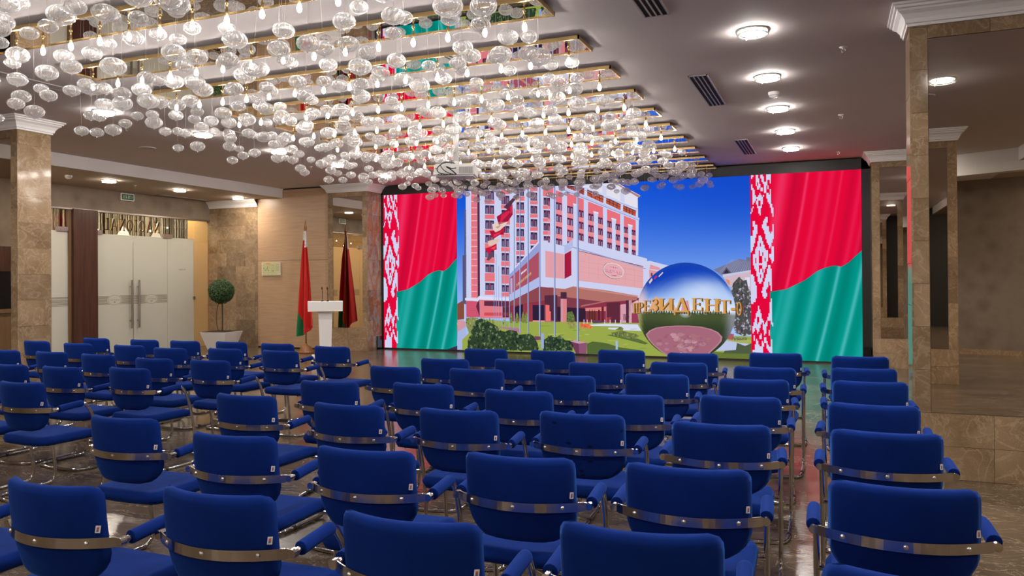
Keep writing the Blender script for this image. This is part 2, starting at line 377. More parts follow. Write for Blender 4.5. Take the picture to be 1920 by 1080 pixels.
# the room's rear wall runs at an angle; it is what the pillar mirrors show
rear = MB(); a0, a1 = Vector((-14.2, -9.5)), Vector((6.6, -2.9))
d = (a1 - a0).normalized(); nn = Vector((-d.y, d.x))
def pr(p, z): return (p.x, p.y, z)
rear.add([pr(a0, 0), pr(a1, 0), pr(a1 - nn * 0.15, 0), pr(a0 - nn * 0.15, 0), pr(a0, ZC), pr(a1, ZC), pr(a1 - nn * 0.15, ZC), pr(a0 - nn * 0.15, ZC)],
         [(0, 3, 2, 1), (4, 5, 6, 7), (0, 1, 5, 4), (1, 2, 6, 5), (2, 3, 7, 6), (3, 0, 4, 7)])
rear = struct(rear.build('wall_rear', M['wallpaper']))
sk = MB(); a2, a3 = a0 + nn * 0.02, a1 + nn * 0.02
sk.add([pr(a0, 0), pr(a1, 0), pr(a3, 0), pr(a2, 0), pr(a0, .1), pr(a1, .1), pr(a3, .1), pr(a2, .1)], [(0, 1, 2, 3), (4, 7, 6, 5), (0, 4, 5, 1), (2, 6, 7, 3), (1, 5, 6, 2), (3, 7, 4, 0)])
struct(sk.build('baseboard_rear', M['marble']))
# dropped beams of the rear ceiling
struct(MB().box(-11.6, 2.84, -4.6, -2.9, ZL, ZC).build('ceiling_rear', [M['white']]))
bm_ = MB(); b0, b1 = Vector((0.3, -2.9)), Vector((6.4, 0.6)); bd = (b1 - b0).normalized(); bn = Vector((-bd.y, bd.x)) * 0.22
bm_.add([pr(b0, ZL - .16), pr(b1, ZL - .16), pr(b1 - bn, ZL - .16), pr(b0 - bn, ZL - .16), pr(b0, ZC), pr(b1, ZC), pr(b1 - bn, ZC), pr(b0 - bn, ZC)],
        [(0, 3, 2, 1), (4, 5, 6, 7), (0, 1, 5, 4), (1, 2, 6, 5), (2, 3, 7, 6), (3, 0, 4, 7)])
struct(bm_.build('trim_1', M['white']))
# light switches on the rear wall, seen in the near pillar's mirror
ps = a0 + d * ((a1 - a0).length * 0.86) + nn * 0.012
sw = empty('light_switch', (ps.x, ps.y, 1.12), math.atan2(d.y, d.x))
for k in range(3): MB().box(-0.135 + k * 0.092, -0.047 + k * 0.092, -0.012, 0.012, -0.044, 0.044).build('switch_plate', M['whitepl'], sw)
tag(sw, 'three white light switches in a row on the patterned rear wall, reflected', 'light switch')

TM = {}
def tile_mesh(w, h, t):
    k = (round(w, 3), round(h, 3), round(t, 3))
    if k not in TM: TM[k] = MB().box(0.0012, w - 0.0012, -t, 0, 0.0012, h - 0.0012).mesh('tile', M['marble'])
    return TM[k]
def tiles(parent, o, u, w, h, tw, th, off=0.0, t=0.014):
    """clad a vertical face: o = lower corner, u = unit horizontal direction; a tile's own -y points out of the wall"""
    rz = math.atan2(u[1], u[0]); z = 0; r = 0
    while z < h - 0.02:
        hh = min(th, h - z); x = -(off * tw if r % 2 else 0.0)
        while x < w - 0.02:
            xa = max(0, x); xb = min(w, x + tw)
            if xb - xa > 0.02:
                q = link('tile', tile_mesh(xb - xa, hh, t + 0.002 * ((r * 7 + int(x * 10)) % 2)), parent)
                q.location = (o[0] + u[0] * xa, o[1] + u[1] * xa, o[2] + z); q.rotation_euler[2] = rz
            x += tw
        z += th; r += 1
CORN = [(0.0, -0.17), (0.016, -0.17), (0.018, -0.15), (0.03, -0.145), (0.036, -0.115), (0.058, -0.08), (0.085, -0.06), (0.09, -0.045), (0.106, -0.04), (0.108, -0.022), (0.124, -0.018), (0.124, 0.0)]
def cornice(parent, x0, x1, y0, y1, z=None):
    m = MB(); z = ZC if z is None else z; vs = []
    for o, dz in CORN: vs += [(x0 - o, y0 - o, z + dz), (x1 + o, y0 - o, z + dz), (x1 + o, y1 + o, z + dz), (x0 - o, y1 + o, z + dz)]
    fs = [(i * 4 + k, i * 4 + (k + 1) % 4, (i + 1) * 4 + (k + 1) % 4, (i + 1) * 4 + k) for i in range(len(CORN) - 1) for k in range(4)]
    return m.add(vs, fs).build('cornice', M['white'], parent)
def pillar(x0, x1, y0, y1, sides, mirrors, mz=(0.50, 3.38), mg=0.125):
    """marble clad pillar; sides: which faces get tiles; mirrors: faces with an inset mirror"""
    t = 0.016
    core = MB().box(x0 + t, x1 - t, y0 + t, y1 - t, 0, ZC).build('pillar', M['joint']); struct(core)
    for sd in sides:
        o, u, wd = {'-y': ((x0, y0 + t, 0), (1, 0), x1 - x0), '+y': ((x1, y1 - t, 0), (-1, 0), x1 - x0), '-x': ((x0 + t, y1, 0), (0, -1), y1 - y0), '+x': ((x1 - t, y0, 0), (0, 1), y1 - y0)}[sd]
        H = ZC - 0.15
        if sd in mirrors:
            a, b = mz
            tiles(core, o, u, wd, a, wd / 2, a / 2)
            tiles(core, (o[0], o[1], a), u, mg, H - a, mg, 0.33)
            tiles(core, (o[0] + u[0] * (wd - mg), o[1] + u[1] * (wd - mg), a), u, mg, H - a, mg, 0.33)
            tiles(core, (o[0] + u[0] * mg, o[1] + u[1] * mg, b), u, wd - 2 * mg, H - b, (wd - 2 * mg) / 2, H - b)
            mm = MB().box(mg + 0.003, wd - mg - 0.003, -0.004, 0.0, a + 0.003, b - 0.003).build('mirror', M['mirror'], core)
            mm.location = (o[0], o[1], 0); mm.rotation_euler[2] = math.atan2(u[1], u[0])
        else:
            tiles(core, o, u, wd, H, wd if wd < 0.6 else wd / 2, 0.33, 0.5 if wd > 0.6 else 0)
    cornice(core, x0, x1, y0, y1)
    return core
PN = pillar(0.566, 1.65, 6.76, 7.12, ('-y', '-x', '+y'), ('-y', '+y'))                      # near right pillar
pillar(0.62, 1.70, 14.50, 15.3, ('-y', '-x'), ('-y',))                                # right of the screen
pillar(-10.36, -9.34, 14.45, 15.3, ('-y', '+x'), ('-y',))                             # left of the screen
pillar(-10.56, -9.48, 6.70, 7.16, ('-y', '+x'), ('-y',))                              # left pillar
pillar(0.566, 1.65, 0.50, 0.88, ('+y', '-x', '+x'), ('+y',))                          # behind the camera, seen in the mirror

# marble wall and pale wood panelling at the back left
mw = struct(MB().box(-13.84, -12.36, 14.52, 14.7, 0, ZL).build('wall_back.001', M['joint']))
tiles(mw, (-13.84, 14.52, 0), (1, 0), 1.48, 3.28, 0.56, 0.315, 0.5)
m = MB(); zz = ZL; vs = []
for o, dz in CORN: vs += [(-13.84, 14.50 - o, zz + dz), (-12.36 + 0.02, 14.50 - o, zz + dz)]
m.add(vs, [(i * 2, i * 2 + 1, i * 2 + 3, i * 2 + 2) for i in range(len(CORN) - 1)]).build('cornice', M['white'], mw)
wp = struct(MB().box(-12.36, -10.36, 14.53, 14.7, 0, ZC).build('wall_back.002', M['dark']))
MB().box(-12.355, -10.365, 14.505, 14.53, 0.03, 2.005).build('wood_panel', M['panel'], wp)
MB().box(-12.355, -11.665, 14.505, 14.53, 2.012, ZL - 0.005).build('wood_panel', M['panel'], wp)
MB().box(-11.665, -10.365, 14.505, 14.53, 2.012, ZC - 0.03).build('wood_panel', M['panel'], wp)

# ------------------------------------------------------------------ glass front on the left
def pane_pair(parent, y0, y1, z0, zf, z1, film='frost'):
    if zf > z0: MB().box(XG - 0.006, XG + 0.006, y0, y1, z0, zf).build('frosted_glass', M[film], parent)
    if z1 > zf: MB().box(XG - 0.004, XG + 0.004, y0, y1, zf, z1).build('clear_glass', M['pane'], parent)
def text(m, s, x0, w, h, gap, put, mi=0):
    """lay quads of the glyphs of s; put(a, b) maps a point (a along, b up) to 3-D"""
    x = x0
    for ch in s:
        if ch != ' ':
            for q in GLY[ch]: m.add([put(x + p[0] * w, p[1] * h) for p in q], [tuple(range(len(q)))], mi)
        x += w * (0.6 if ch in 'I!' else 1) + gap
    return m
def emblem(parent, yc, z, y0, y1, sc_=1.0):
    """etched stripes with an oval hotel badge, read from the far side of the glass (mirrored here)"""
    m = MB(); X = XG + 0.0085
    rx, rz_ = 0.165 * sc_, 0.105 * sc_
    for k in range(8):
        zz = z + (k - 3.5) * 0.0235
        hw = rx * math.sqrt(max(0.02, 1 - ((zz - z) / (rz_ * 1.04)) ** 2)) + 0.012 if yc is not None else 0
        segs = [(y0, y1)] if yc is None else [(y0, yc - hw), (yc + hw, y1)]
        for a, b in segs:
            if b > a: m.quad((X, a, zz - .0045), (X, b, zz - .0045), (X, b, zz + .0045), (X, a, zz + .0045))
    if yc is not None:
        N = 40
        for k in range(N):
            A, B = 2 * PI * k / N, 2 * PI * (k + 1) / N
            m.quad(*[(X, yc + rx * f * math.cos(q), z + rz_ * f * math.sin(q)) for q, f in ((A, 1), (B, 1), (B, .9), (A, .9))], mi=1)
        for k in range(5): m.quad(*[(X, yc + (k - 2) * .03 + a, z + .045 + b) for a, b in ((-.005, 0), (0, -.006), (.005, 0), (0, .006))])
        text(m, 'PRESIDENT HOTEL', 0, .0135, .024, .004, lambda a, b: (X, yc + .126 - a, z - .008 + b))
        m.quad((X, yc - .12, z - .018), (X, yc + .12, z - .018), (X, yc + .12, z - .0155), (X, yc - .12, z - .0155), 1)
        m.add([(X, yc - .04, z - .05), (X, yc + .04, z - .05), (X, yc + .02, z - .042), (X, yc, z - .03), (X, yc - .012, z - .042)], [(0, 1, 2, 3, 4)])
    return m.build('etched_emblem', [M['emblem'], M['emblem2']], parent)
def handle(parent, y):
    m = MB()
    for sx in (-1, 1):
        m.tube([(XG + sx * .075, y, .56), (XG + sx * .075, y, 1.58)], .02, 14)
        for z in (.72, 1.44): m.tube([(XG, y, z), (XG + sx * .075, y, z)], .009, 8)
    return m.build('handle', M['steel'], parent)
def patch(parent, y, z, w=.15):
    return MB().box(XG - .03, XG + .03, y - w / 2, y + w / 2, z - .045, z + .045).build('patch_hinge', M['steel'], parent)
d1 = struct(empty('door_1', (0, 0, 0))); d2 = struct(empty('door_2', (0, 0, 0)))
pane_pair(d1, 11.42, 12.335, 0.01, 2.53, 2.53); pane_pair(d2, 12.355, 13.27, 0.01, 2.53, 2.53)
handle(d1, 12.25); handle(d2, 12.44); patch(d1, 11.5, 2.56); patch(d2, 13.27, 2.56, .24)
emblem(d1, 11.87, 1.165, 11.43, 12.33); emblem(d2, 12.82, 1.165, 12.36, 13.26)
w1 = struct(empty('window_1')); pane_pair(w1, 11.42, 13.27, 2.54, 2.54, 2.97)
w2 = struct(empty('window_2')); pane_pair(w2, 13.285, 14.05, 0.01, 2.53, 2.97)
MB().box(XG - .02, XG + .02, 14.03, 14.09, 1.13, 1.19).build('lock', M['steel'], w2)
mt = MB(); text(mt, 'NACIONAL', 0, .022, .032, .006, lambda a, b: (XG + .0085, 13.80 - a, 1.80 + b)).build('small_lettering', M['emblem'], w2)
w3 = struct(empty('window_3')); pane_pair(w3, 14.065, 14.5, 0.01, 2.46, 2.97, 'amberfilm')
w4 = struct(empty('window_4')); pane_pair(w4, 9.92, 10.80, 0.01, 2.55, 2.97); emblem(w4, None, 1.165, 9.92, 10.80); patch(w4, 10.68, 2.58, .25)
MB().box(XG - .02, XG + .03, 10.80, 10.86, 0, 2.97).build('jamb', M['brownwood'], w4)
w5 = struct(empty('window_5')); pane_pair(w5, 7.96, 9.90, 0.01, 2.55, 2.97, 'amberfilm'); emblem(w5, 8.95, 1.165, 7.96, 9.90, 1.2); patch(w5, 7.95, 2.58, .22)
w6 = struct(empty('window_6')); pane_pair(w6, 6.92, 7.94, 0.01, 2.55, 2.97, 'amberfilm')
struct(MB().box(XG - .12, XG + .10, 10.86, 11.40, 0, 2.99).build('trim_2', M['darkwood']))
# metal letters on the far side of the glass, so the word reads backwards from this hall
sg = empty('glass_sign', (XG - .03, 13.10, 2.62))
y = 0
for ch in 'NACIONAL':
    wd = .10 if ch == 'I' else .165
    m = MB()
    for q in GLY[ch]:
        a = [(0.0, -(p[0] * wd), p[1] * .25) for p in q]; b = [(-.02, p[1], p[2]) for p in a]; n = len(q)
        m.add(a + b, [tuple(range(n))], 0); m.add(a + b, [(k, (k + 1) % n, n + (k + 1) % n, n + k) for k in range(n)], 1)
    o = m.build('letter', [M['letter'], M['lettercopper']], sg); o.location = (0, y, 0); y -= wd + .032
tag(sg, 'dark serif letters reading NACIONAL backwards on the glass above the doors', 'sign')
# the restaurant behind the glass
struct(MB().box(-20.2, XG - .1, 6.5, 20.2, 3.3, 3.4).build('ceiling_hall', M['lowceil']))
struct(MB().box(-20.2, -20, 6.5, 20.2, 0, 3.3).build('wall_hall', M['brownwood']))
struct(MB().box(-20, XG - .16, 6.4, 6.5, 0, 3.3).build('wall_hall.001', M['amber']))
struct(MB().box(-14.5, XG - .02, 14.53, 14.7, 0, 3.3).build('wall_hall.002', M['amber']))
struct(MB().box(-20, -14.5, 20, 20.2, 0, 3.3).build('wall_hall.003', M['amber']))
struct(MB().box(-14.5, -14.4, 14.7, 20, 0, 3.3).build('wall_hall.004', M['amber']))
bc = MB(); bs = MB()
for i in range(480):
    yy = rnd.uniform(9.6, 17.2); xx = rnd.choice((-15.3, -15.45, -15.6)) + rnd.uniform(-.03, .03); zb = rnd.uniform(2.3, 2.46)
    bc.tube([(xx, yy, 3.295), (xx, yy, zb)], .006, 3, cap=False)
    for k in range(2):
        z = rnd.uniform(zb, 3.2); r = .011; bc.add([(xx + r, yy, z), (xx, yy + r, z), (xx - r, yy, z), (xx, yy - r, z), (xx, yy, z + r), (xx, yy, z - r)], [(0, 1, 4), (1, 2, 4), (2, 3, 4), (3, 0, 4), (1, 0, 5), (2, 1, 5), (3, 2, 5), (0, 3, 5)])
o = bc.build('crystal_strands', M['crystal']); tag(o, 'curtain of hanging crystal strands seen through the glass above the doors', 'bead curtain', kind='stuff')
for i, (yy, z) in enumerate(((11.5, 2.70), (11.62, 2.86), (11.75, 2.62), (11.9, 2.74), (11.55, 2.60), (12.1, 2.66), (11.8, 2.92), (13.7, 2.88), (14.0, 2.82), (13.5, 2.72), (7.3, 2.75), (7.7, 2.66), (8.1, 2.80), (8.5, 2.70), (8.9, 2.78), (9.3, 2.68), (9.6, 2.84))):
    o = MB().lathe([(.0, z - .02), (.016, z - .008), (.018, z + .006), (.0, z + .022)], 8, -14.6, yy, cap=False).build('crystal_light', M['spark'])
    MB().tube([(-14.6, yy, z + .02), (-14.6, yy, 3.3)], .003, 3).build('cord', M['steel'], o)
    tag(o, 'tiny glowing crystal light hanging behind the glass above the doors', 'lamp', 'crystal lights behind the glass')
for yy, hw, lb in ((12.72, .30, 'white pointed canopy top behind the glass under the letter N'), (13.62, .26, 'white pointed canopy top behind the fixed pane right of the doors')):
    o = MB().lathe([(hw, 2.42), (.0, 2.80)], 4, -14.55, yy, cap=False).build('canopy_top', M['flagwhite'])
    MB().tube([(-14.55, yy, 0), (-14.55, yy, 2.79)], .015, 6).build('post', M['steel'], o); tag(o, lb, 'canopy')
for yy in (7.4, 8.7, 9.9, 11.3, 12.7, 14.1):
    for xx in (-14.55, -16.6):
        o = MB().lathe([(.16, 3.285), (.16, 3.299)], 20, xx, yy).build('hall_lamp', M['hall'])
        tag(o, 'round warm ceiling lamp in the hall behind the frosted glass', 'lamp', 'lamps in the hall behind the glass')
# counter and dark glass in the left wall, seen in the left pillar's mirror
ct = struct(MB().box(XG, XG + .05, 1.0, 6.8, 0, 1.0).build('wall_left.002', M['brownwood']))
MB().box(XG, XG + .09, 1.0, 6.8, 1.0, 1.07).build('sill', M['brownwood'], ct)
MB().box(XG, XG + .02, 1.0, 6.8, 1.07, 1.75).build('dark_glass', M['gloss'], ct)
MB().box(XG, XG + .03, 1.0, 6.8, 1.75, 2.2).build('upper_panel', M['darkwood'], ct)

# ------------------------------------------------------------------ video wall
SX0, SX1, SZ0, SZ1, SY = -9.297, 0.482, 0.034, 3.439, 15.05
def led(c): return [s2l(q) for q in c] + [1.0]
class Art:
    """flat coloured facets in screen coordinates (u right, v up, 4 mm units), stacked in thin layers"""
    def __init__(s): s.v = []; s.f = []; s.c = []
    def poly(s, L, col, pts):
        o = len(s.v); y = -0.0004 * L
        s.v += [(p[0] * .004, y, p[1] * .004) for p in pts]; s.f.append(tuple(range(o, o + len(pts))))
        s.c += [led(col)] * len(pts)
    def grid(s, L, us, vs, fn, keep=None):
        o = len(s.v); y = -0.0004 * L; nu = len(us)
        cols = []
        for b in vs:
            for a in us:
                p = fn(a, b); s.v.append((p[0] * .004, y, p[1] * .004)); cols.append([s2l(max(0, min(255, q))) for q in p[2]] + [1.0])
        for j in range(len(vs) - 1):
            for i in range(nu - 1):
                q = (j * nu + i, j * nu + i + 1, (j + 1) * nu + i + 1, (j + 1) * nu + i)
                s.f.append(tuple(o + k for k in q)); s.c += [cols[k] for k in q]
    def build(s, name, parent):
        me = bpy.data.meshes.new(name); me.from_pydata(s.v, [], s.f); me.materials.append(M['led'])
        at = me.color_attributes.new('Col', 'FLOAT_COLOR', 'CORNER')
        at.data.foreach_set('color', np.array(s.c, dtype=np.float32).ravel()); me.update()
        bm = bmesh.new(); bm.from_mesh(me)
        big = [f for f in bm.faces if len(f.verts) > 4]; bmesh.ops.triangulate(bm, faces=big); bm.to_mesh(me); bm.free()
        return link(name, me, parent)
def lerp(a, b, t): return tuple(x + (y - x) * t for x, y in zip(a, b))
def sstep(a, b, x):
    t = max(0, min(1, (x - a) / (b - a))); return t * t * (3 - 2 * t)
A = Art()
U0, U1, VH = 1974, 458, 851
# sky of the hotel picture
def sky(u, v):
    t = v / VH; x = (u - 458) / 1516
    c = lerp((166, 194, 246), (14, 80, 214), sstep(.06, 1.08, t)); c = lerp(c, (22, 66, 186), .5 * sstep(.55, 1, x) * sstep(.5, 1, t))
    return (u, v, c)
A.grid(1, [458 + 1516 * i / 24 for i in range(25)], [VH * j / 24 for j in range(25)], sky)
# facets of the hotel picture: layer, red, green, blue, then corner coordinates in 4 mm units
ART = [
[2,92,88,128,500,394,513,393,514,751,502,752],[2,90,85,120,490,246,512,246,513,507,491,507],[2,135,75,60,457,160,502,166,503,252,487,263,468,252,457,246],
[2,205,150,165,454,0,511,0,505,158,455,160],[3,168,180,225,454,0,514,0,505,124,458,95],[3,225,150,140,456,132,474,132,480,146,456,146],
[3,210,215,240,499,155,504,155,504,246,499,246],[2,203,208,240,509,252,987,170,990,851,512,848],[3,226,118,132,541,277,577,274,579,851,544,851],
[4,240,200,210,544,826,579,824,579,827,544,829],[4,240,200,210,544,792,579,790,579,793,544,795],[4,240,200,210,544,758,579,756,579,759,544,761],
[4,240,200,210,543,723,579,722,579,725,543,726],[4,240,200,210,543,689,579,688,579,691,543,692],[4,240,200,210,543,655,578,654,579,656,543,658],
[4,240,200,210,543,621,578,620,578,622,543,623],[4,240,200,210,543,586,578,585,578,588,543,589],[4,240,200,210,543,552,578,551,578,554,543,555],
[4,240,200,210,542,518,578,517,578,520,542,521],[4,240,200,210,542,484,578,483,578,486,542,486],[4,240,200,210,542,449,578,449,578,452,542,452],
[4,240,200,210,542,415,577,415,577,417,542,418],[4,240,200,210,542,381,577,381,577,383,542,384],[4,240,200,210,542,347,577,346,577,349,542,349],
[4,240,200,210,541,312,577,312,577,315,541,315],[4,240,200,210,541,278,577,278,577,281,541,281],[3,88,42,70,578,280,592,266,594,851,580,851],
[3,228,118,128,621,295,678,295,680,847,624,850],[4,203,208,240,623,796,680,794,680,851,624,851],[5,62,45,78,626,800,677,796,677,843,627,847],
[6,170,90,120,650,799,654,798,654,846,650,846],[6,120,105,140,630,801,644,800,645,835,630,833],[6,120,105,140,658,799,672,798,673,832,658,835],
[4,203,208,240,623,720,680,718,680,774,623,776],[5,62,45,78,626,724,677,720,677,766,626,770],[6,170,90,120,649,723,654,723,654,769,649,769],
[6,120,105,140,630,726,644,724,644,758,630,756],[6,120,105,140,658,723,672,723,672,755,658,757],[4,203,208,240,623,642,679,640,680,695,623,698],
[5,62,45,78,626,645,676,642,676,687,626,691],[6,170,90,120,649,644,653,644,653,690,649,690],[6,120,105,140,629,647,644,646,644,679,630,677],
[6,120,105,140,657,645,672,644,672,677,657,679],[4,203,208,240,622,569,679,567,679,617,623,619],[5,62,45,78,625,572,676,569,676,609,626,613],
[6,170,90,120,649,571,653,571,653,612,649,612],[6,120,105,140,629,574,643,573,643,601,629,599],[6,120,105,140,657,572,671,571,671,599,657,600],
[4,203,208,240,622,490,679,489,679,540,622,542],[5,62,45,78,625,493,676,491,676,532,625,535],[6,170,90,120,648,493,652,493,653,535,648,535],
[6,120,105,140,629,495,643,494,643,524,629,521],[6,120,105,140,656,493,671,493,671,522,657,523],[4,203,208,240,622,411,678,410,678,462,622,463],
[5,62,45,78,625,415,675,412,675,454,625,457],[6,170,90,120,648,414,652,414,652,456,648,456],[6,120,105,140,628,416,643,416,643,445,628,443],
[6,120,105,140,656,415,671,415,671,443,656,445],[4,203,208,240,621,317,678,317,678,365,621,366],[5,62,45,78,624,320,675,319,675,357,624,360],
[6,170,90,120,647,320,652,320,652,360,648,360],[6,120,105,140,628,322,642,322,642,348,628,346],[6,120,105,140,656,321,670,321,670,347,656,348],
[3,228,118,128,715,287,765,286,768,846,717,848],[4,203,208,240,717,768,768,766,768,821,717,824],[5,62,45,78,720,771,765,768,765,813,720,817],
[6,170,90,120,740,771,744,770,745,816,740,816],[6,120,105,140,724,773,735,772,735,806,724,803],[6,120,105,140,748,771,760,770,760,803,749,805],
[4,203,208,240,717,700,767,698,767,746,717,748],[5,62,45,78,720,703,764,700,764,738,720,742],[6,170,90,120,740,702,744,702,744,741,740,741],
[6,120,105,140,723,705,735,704,735,730,723,728],[6,120,105,140,748,703,760,702,760,728,748,730],[4,203,208,240,716,618,767,616,767,663,716,665],
[5,62,45,78,719,621,764,618,764,655,719,659],[6,170,90,120,739,620,744,620,744,658,740,658],[6,120,105,140,723,623,734,622,734,647,723,644],
[6,120,105,140,748,621,759,620,759,645,748,646],[4,203,208,240,716,545,766,544,767,595,716,596],[5,62,45,78,719,548,763,546,764,587,719,590],
[6,170,90,120,739,548,743,548,744,590,739,590],[6,120,105,140,723,550,734,549,734,579,723,576],[6,120,105,140,747,549,759,548,759,577,747,578],
[4,203,208,240,716,471,766,470,766,521,716,523],[5,62,45,78,719,475,763,472,763,513,719,516],[6,170,90,120,739,474,743,474,743,516,739,516],
[6,120,105,140,722,476,734,476,734,505,722,502],[6,120,105,140,747,475,759,475,759,503,747,505],[4,203,208,240,715,399,766,398,766,446,715,447],
[5,62,45,78,718,402,763,400,763,438,718,441],[6,170,90,120,738,402,743,402,743,441,739,441],[6,120,105,140,722,404,733,403,733,430,722,427],
[6,120,105,140,747,403,758,402,758,428,747,430],[4,203,208,240,715,308,765,308,766,354,715,354],[5,62,45,78,718,312,762,310,763,345,718,348],
[6,170,90,120,738,311,742,311,742,348,738,348],[6,120,105,140,721,314,733,313,733,337,721,334],[6,120,105,140,746,312,758,312,758,335,746,336],
[3,228,118,128,800,437,848,436,850,851,802,851],[4,203,208,240,802,809,850,806,850,851,802,851],[5,62,45,78,805,812,847,808,847,846,805,851],
[6,170,90,120,824,811,828,811,828,849,824,850],[6,120,105,140,809,814,819,813,819,839,809,837],[6,120,105,140,832,811,842,811,842,836,832,838],
[4,203,208,240,802,737,849,735,850,783,802,785],[5,62,45,78,805,740,846,737,847,775,805,779],[6,170,90,120,824,739,828,739,828,778,824,778],
[6,120,105,140,808,742,819,741,819,767,809,765],[6,120,105,140,832,740,842,739,842,765,832,766],[4,203,208,240,801,668,849,666,849,717,802,718],
[5,62,45,78,804,671,846,668,846,708,805,712],[6,170,90,120,823,670,827,670,828,711,823,711],[6,120,105,140,808,673,818,672,818,701,808,698],
[6,120,105,140,831,671,842,670,842,698,831,700],[4,203,208,240,801,597,849,596,849,645,801,647],[5,62,45,78,804,600,846,598,846,637,804,640],
[6,170,90,120,823,600,827,599,827,640,823,640],[6,120,105,140,808,602,818,601,818,629,808,626],[6,120,105,140,831,600,841,600,841,627,831,628],
[4,203,208,240,801,525,848,524,849,575,801,576],[5,62,45,78,804,528,845,526,846,566,804,570],[6,170,90,120,823,528,827,528,827,569,823,569],
[6,120,105,140,807,530,817,529,818,558,807,556],[6,120,105,140,831,528,841,528,841,556,831,558],[4,203,208,240,800,459,848,458,848,503,801,504],
[5,62,45,78,803,462,845,460,845,495,804,498],[6,170,90,120,822,462,826,461,827,497,822,497],[6,120,105,140,807,464,817,463,817,487,807,484],
[6,120,105,140,830,462,841,462,841,485,830,486],[3,228,118,128,879,502,922,501,923,849,881,851],[4,203,208,240,881,780,923,778,923,830,881,832],
[5,62,45,78,883,783,920,780,920,822,884,826],[6,170,90,120,900,783,904,782,904,825,900,825],[6,120,105,140,887,785,895,784,895,814,887,812],
[6,120,105,140,908,783,916,783,916,812,908,814],[4,203,208,240,880,713,923,711,923,761,880,763],[5,62,45,78,883,716,920,713,920,753,883,757],
[6,170,90,120,899,715,904,715,904,756,900,756],[6,120,105,140,887,718,894,717,895,746,887,743],[6,120,105,140,907,716,915,715,916,743,907,745],
[4,203,208,240,880,645,922,644,923,693,880,695],[5,62,45,78,883,649,919,646,920,685,883,688],[6,170,90,120,899,648,903,648,903,688,899,688],
[6,120,105,140,886,650,894,650,894,677,886,675],[6,120,105,140,907,649,915,648,915,675,907,677],[4,203,208,240,880,577,922,576,922,625,880,626],
[5,62,45,78,882,580,919,578,919,616,883,620],[6,170,90,120,899,579,903,579,903,619,899,619],[6,120,105,140,886,582,894,581,894,608,886,606],
[6,120,105,140,907,580,915,580,915,606,907,608],[4,203,208,240,879,523,922,522,922,556,879,557],[5,62,45,78,882,526,919,524,919,548,882,551],
[6,170,90,120,898,526,903,526,903,551,899,551],[6,120,105,140,886,528,893,527,894,540,886,537],[6,120,105,140,906,527,914,526,914,538,906,540],
[3,228,118,128,951,575,992,574,993,850,952,851],[4,203,208,240,952,755,992,753,993,800,952,802],[5,62,45,78,955,758,990,755,990,792,955,796],
[6,170,90,120,970,757,974,757,975,795,970,796],[6,120,105,140,958,760,965,759,965,785,959,782],[6,120,105,140,978,758,985,757,985,783,978,784],
[4,203,208,240,952,689,992,688,992,735,952,737],[5,62,45,78,955,693,989,690,989,727,955,731],[6,170,90,120,970,692,974,692,974,730,970,730],
[6,120,105,140,958,694,965,693,965,719,958,717],[6,120,105,140,978,692,985,692,985,717,978,719],[4,203,208,240,951,624,992,622,992,670,952,671],
[5,62,45,78,954,627,989,624,989,662,954,665],[6,170,90,120,970,627,974,626,974,665,970,665],[6,120,105,140,958,629,965,628,965,654,958,651],
[6,120,105,140,977,627,985,627,985,652,978,653],[4,203,208,240,951,572,992,571,992,603,951,604],[5,62,45,78,954,575,989,573,989,595,954,598],
[6,170,90,120,969,575,973,575,973,598,969,598],[6,120,105,140,957,577,964,576,964,587,957,585],[6,120,105,140,977,575,984,575,984,585,977,587],
[2,206,210,238,1044,835,1446,658,1445,772,1457,779,1338,851,1237,851,1144,851,1044,851],[2,203,208,240,979,851,977,560,1445,488,1450,671,1079,843,1044,851,1009,851],
[3,226,224,236,1183,837,1285,794,1445,717,1445,772,1457,779,1338,851,1237,846,1144,844],[4,178,128,128,1340,842,1449,772,1459,778,1457,781,1338,851],
[5,235,232,240,1340,848,1457,781,1457,783,1340,851],[4,206,210,238,1266,802,1288,792,1290,835,1267,844],[4,206,210,238,1357,761,1379,750,1380,792,1357,801],
[4,188,86,58,1082,838,1130,819,1129,844,1077,851],[5,86,34,50,1092,833,1095,833,1091,850,1088,850],[5,86,34,50,1105,828,1108,828,1104,848,1101,848],
[5,86,34,50,1117,823,1120,823,1117,846,1114,846],[5,86,34,50,1079,844,1130,830,1130,833,1079,846],[5,70,40,70,1077,848,1129,839,1129,844,1077,851],
[4,188,86,58,1144,811,1172,797,1173,831,1144,843],[5,86,34,50,1149,807,1152,807,1153,840,1150,840],[5,86,34,50,1156,804,1159,804,1160,837,1157,837],
[5,86,34,50,1163,801,1166,800,1167,834,1164,834],[5,86,34,50,1144,825,1173,812,1173,815,1144,828],[5,70,40,70,1144,839,1173,826,1173,831,1144,843],
[4,188,86,58,1188,794,1271,753,1273,788,1188,825],[5,86,34,50,1207,783,1210,783,1211,816,1208,816],[5,86,34,50,1228,773,1231,773,1232,806,1229,806],
[5,86,34,50,1249,763,1252,763,1253,797,1250,797],[5,86,34,50,1188,808,1272,769,1272,772,1188,811],[5,70,40,70,1188,821,1273,784,1273,788,1188,825],
[4,188,86,58,1285,751,1358,714,1360,744,1286,780],[5,86,34,50,1302,742,1305,742,1306,771,1303,771],[5,86,34,50,1320,733,1323,732,1324,762,1321,762],
[5,86,34,50,1339,723,1342,723,1343,753,1340,753],[5,86,34,50,1285,764,1359,728,1359,730,1285,767],[5,70,40,70,1286,776,1360,740,1360,744,1286,780],
[4,188,86,58,1371,709,1434,681,1436,709,1372,739],[5,86,34,50,1386,702,1389,702,1389,731,1386,732],[5,86,34,50,1401,695,1404,695,1405,724,1402,724],
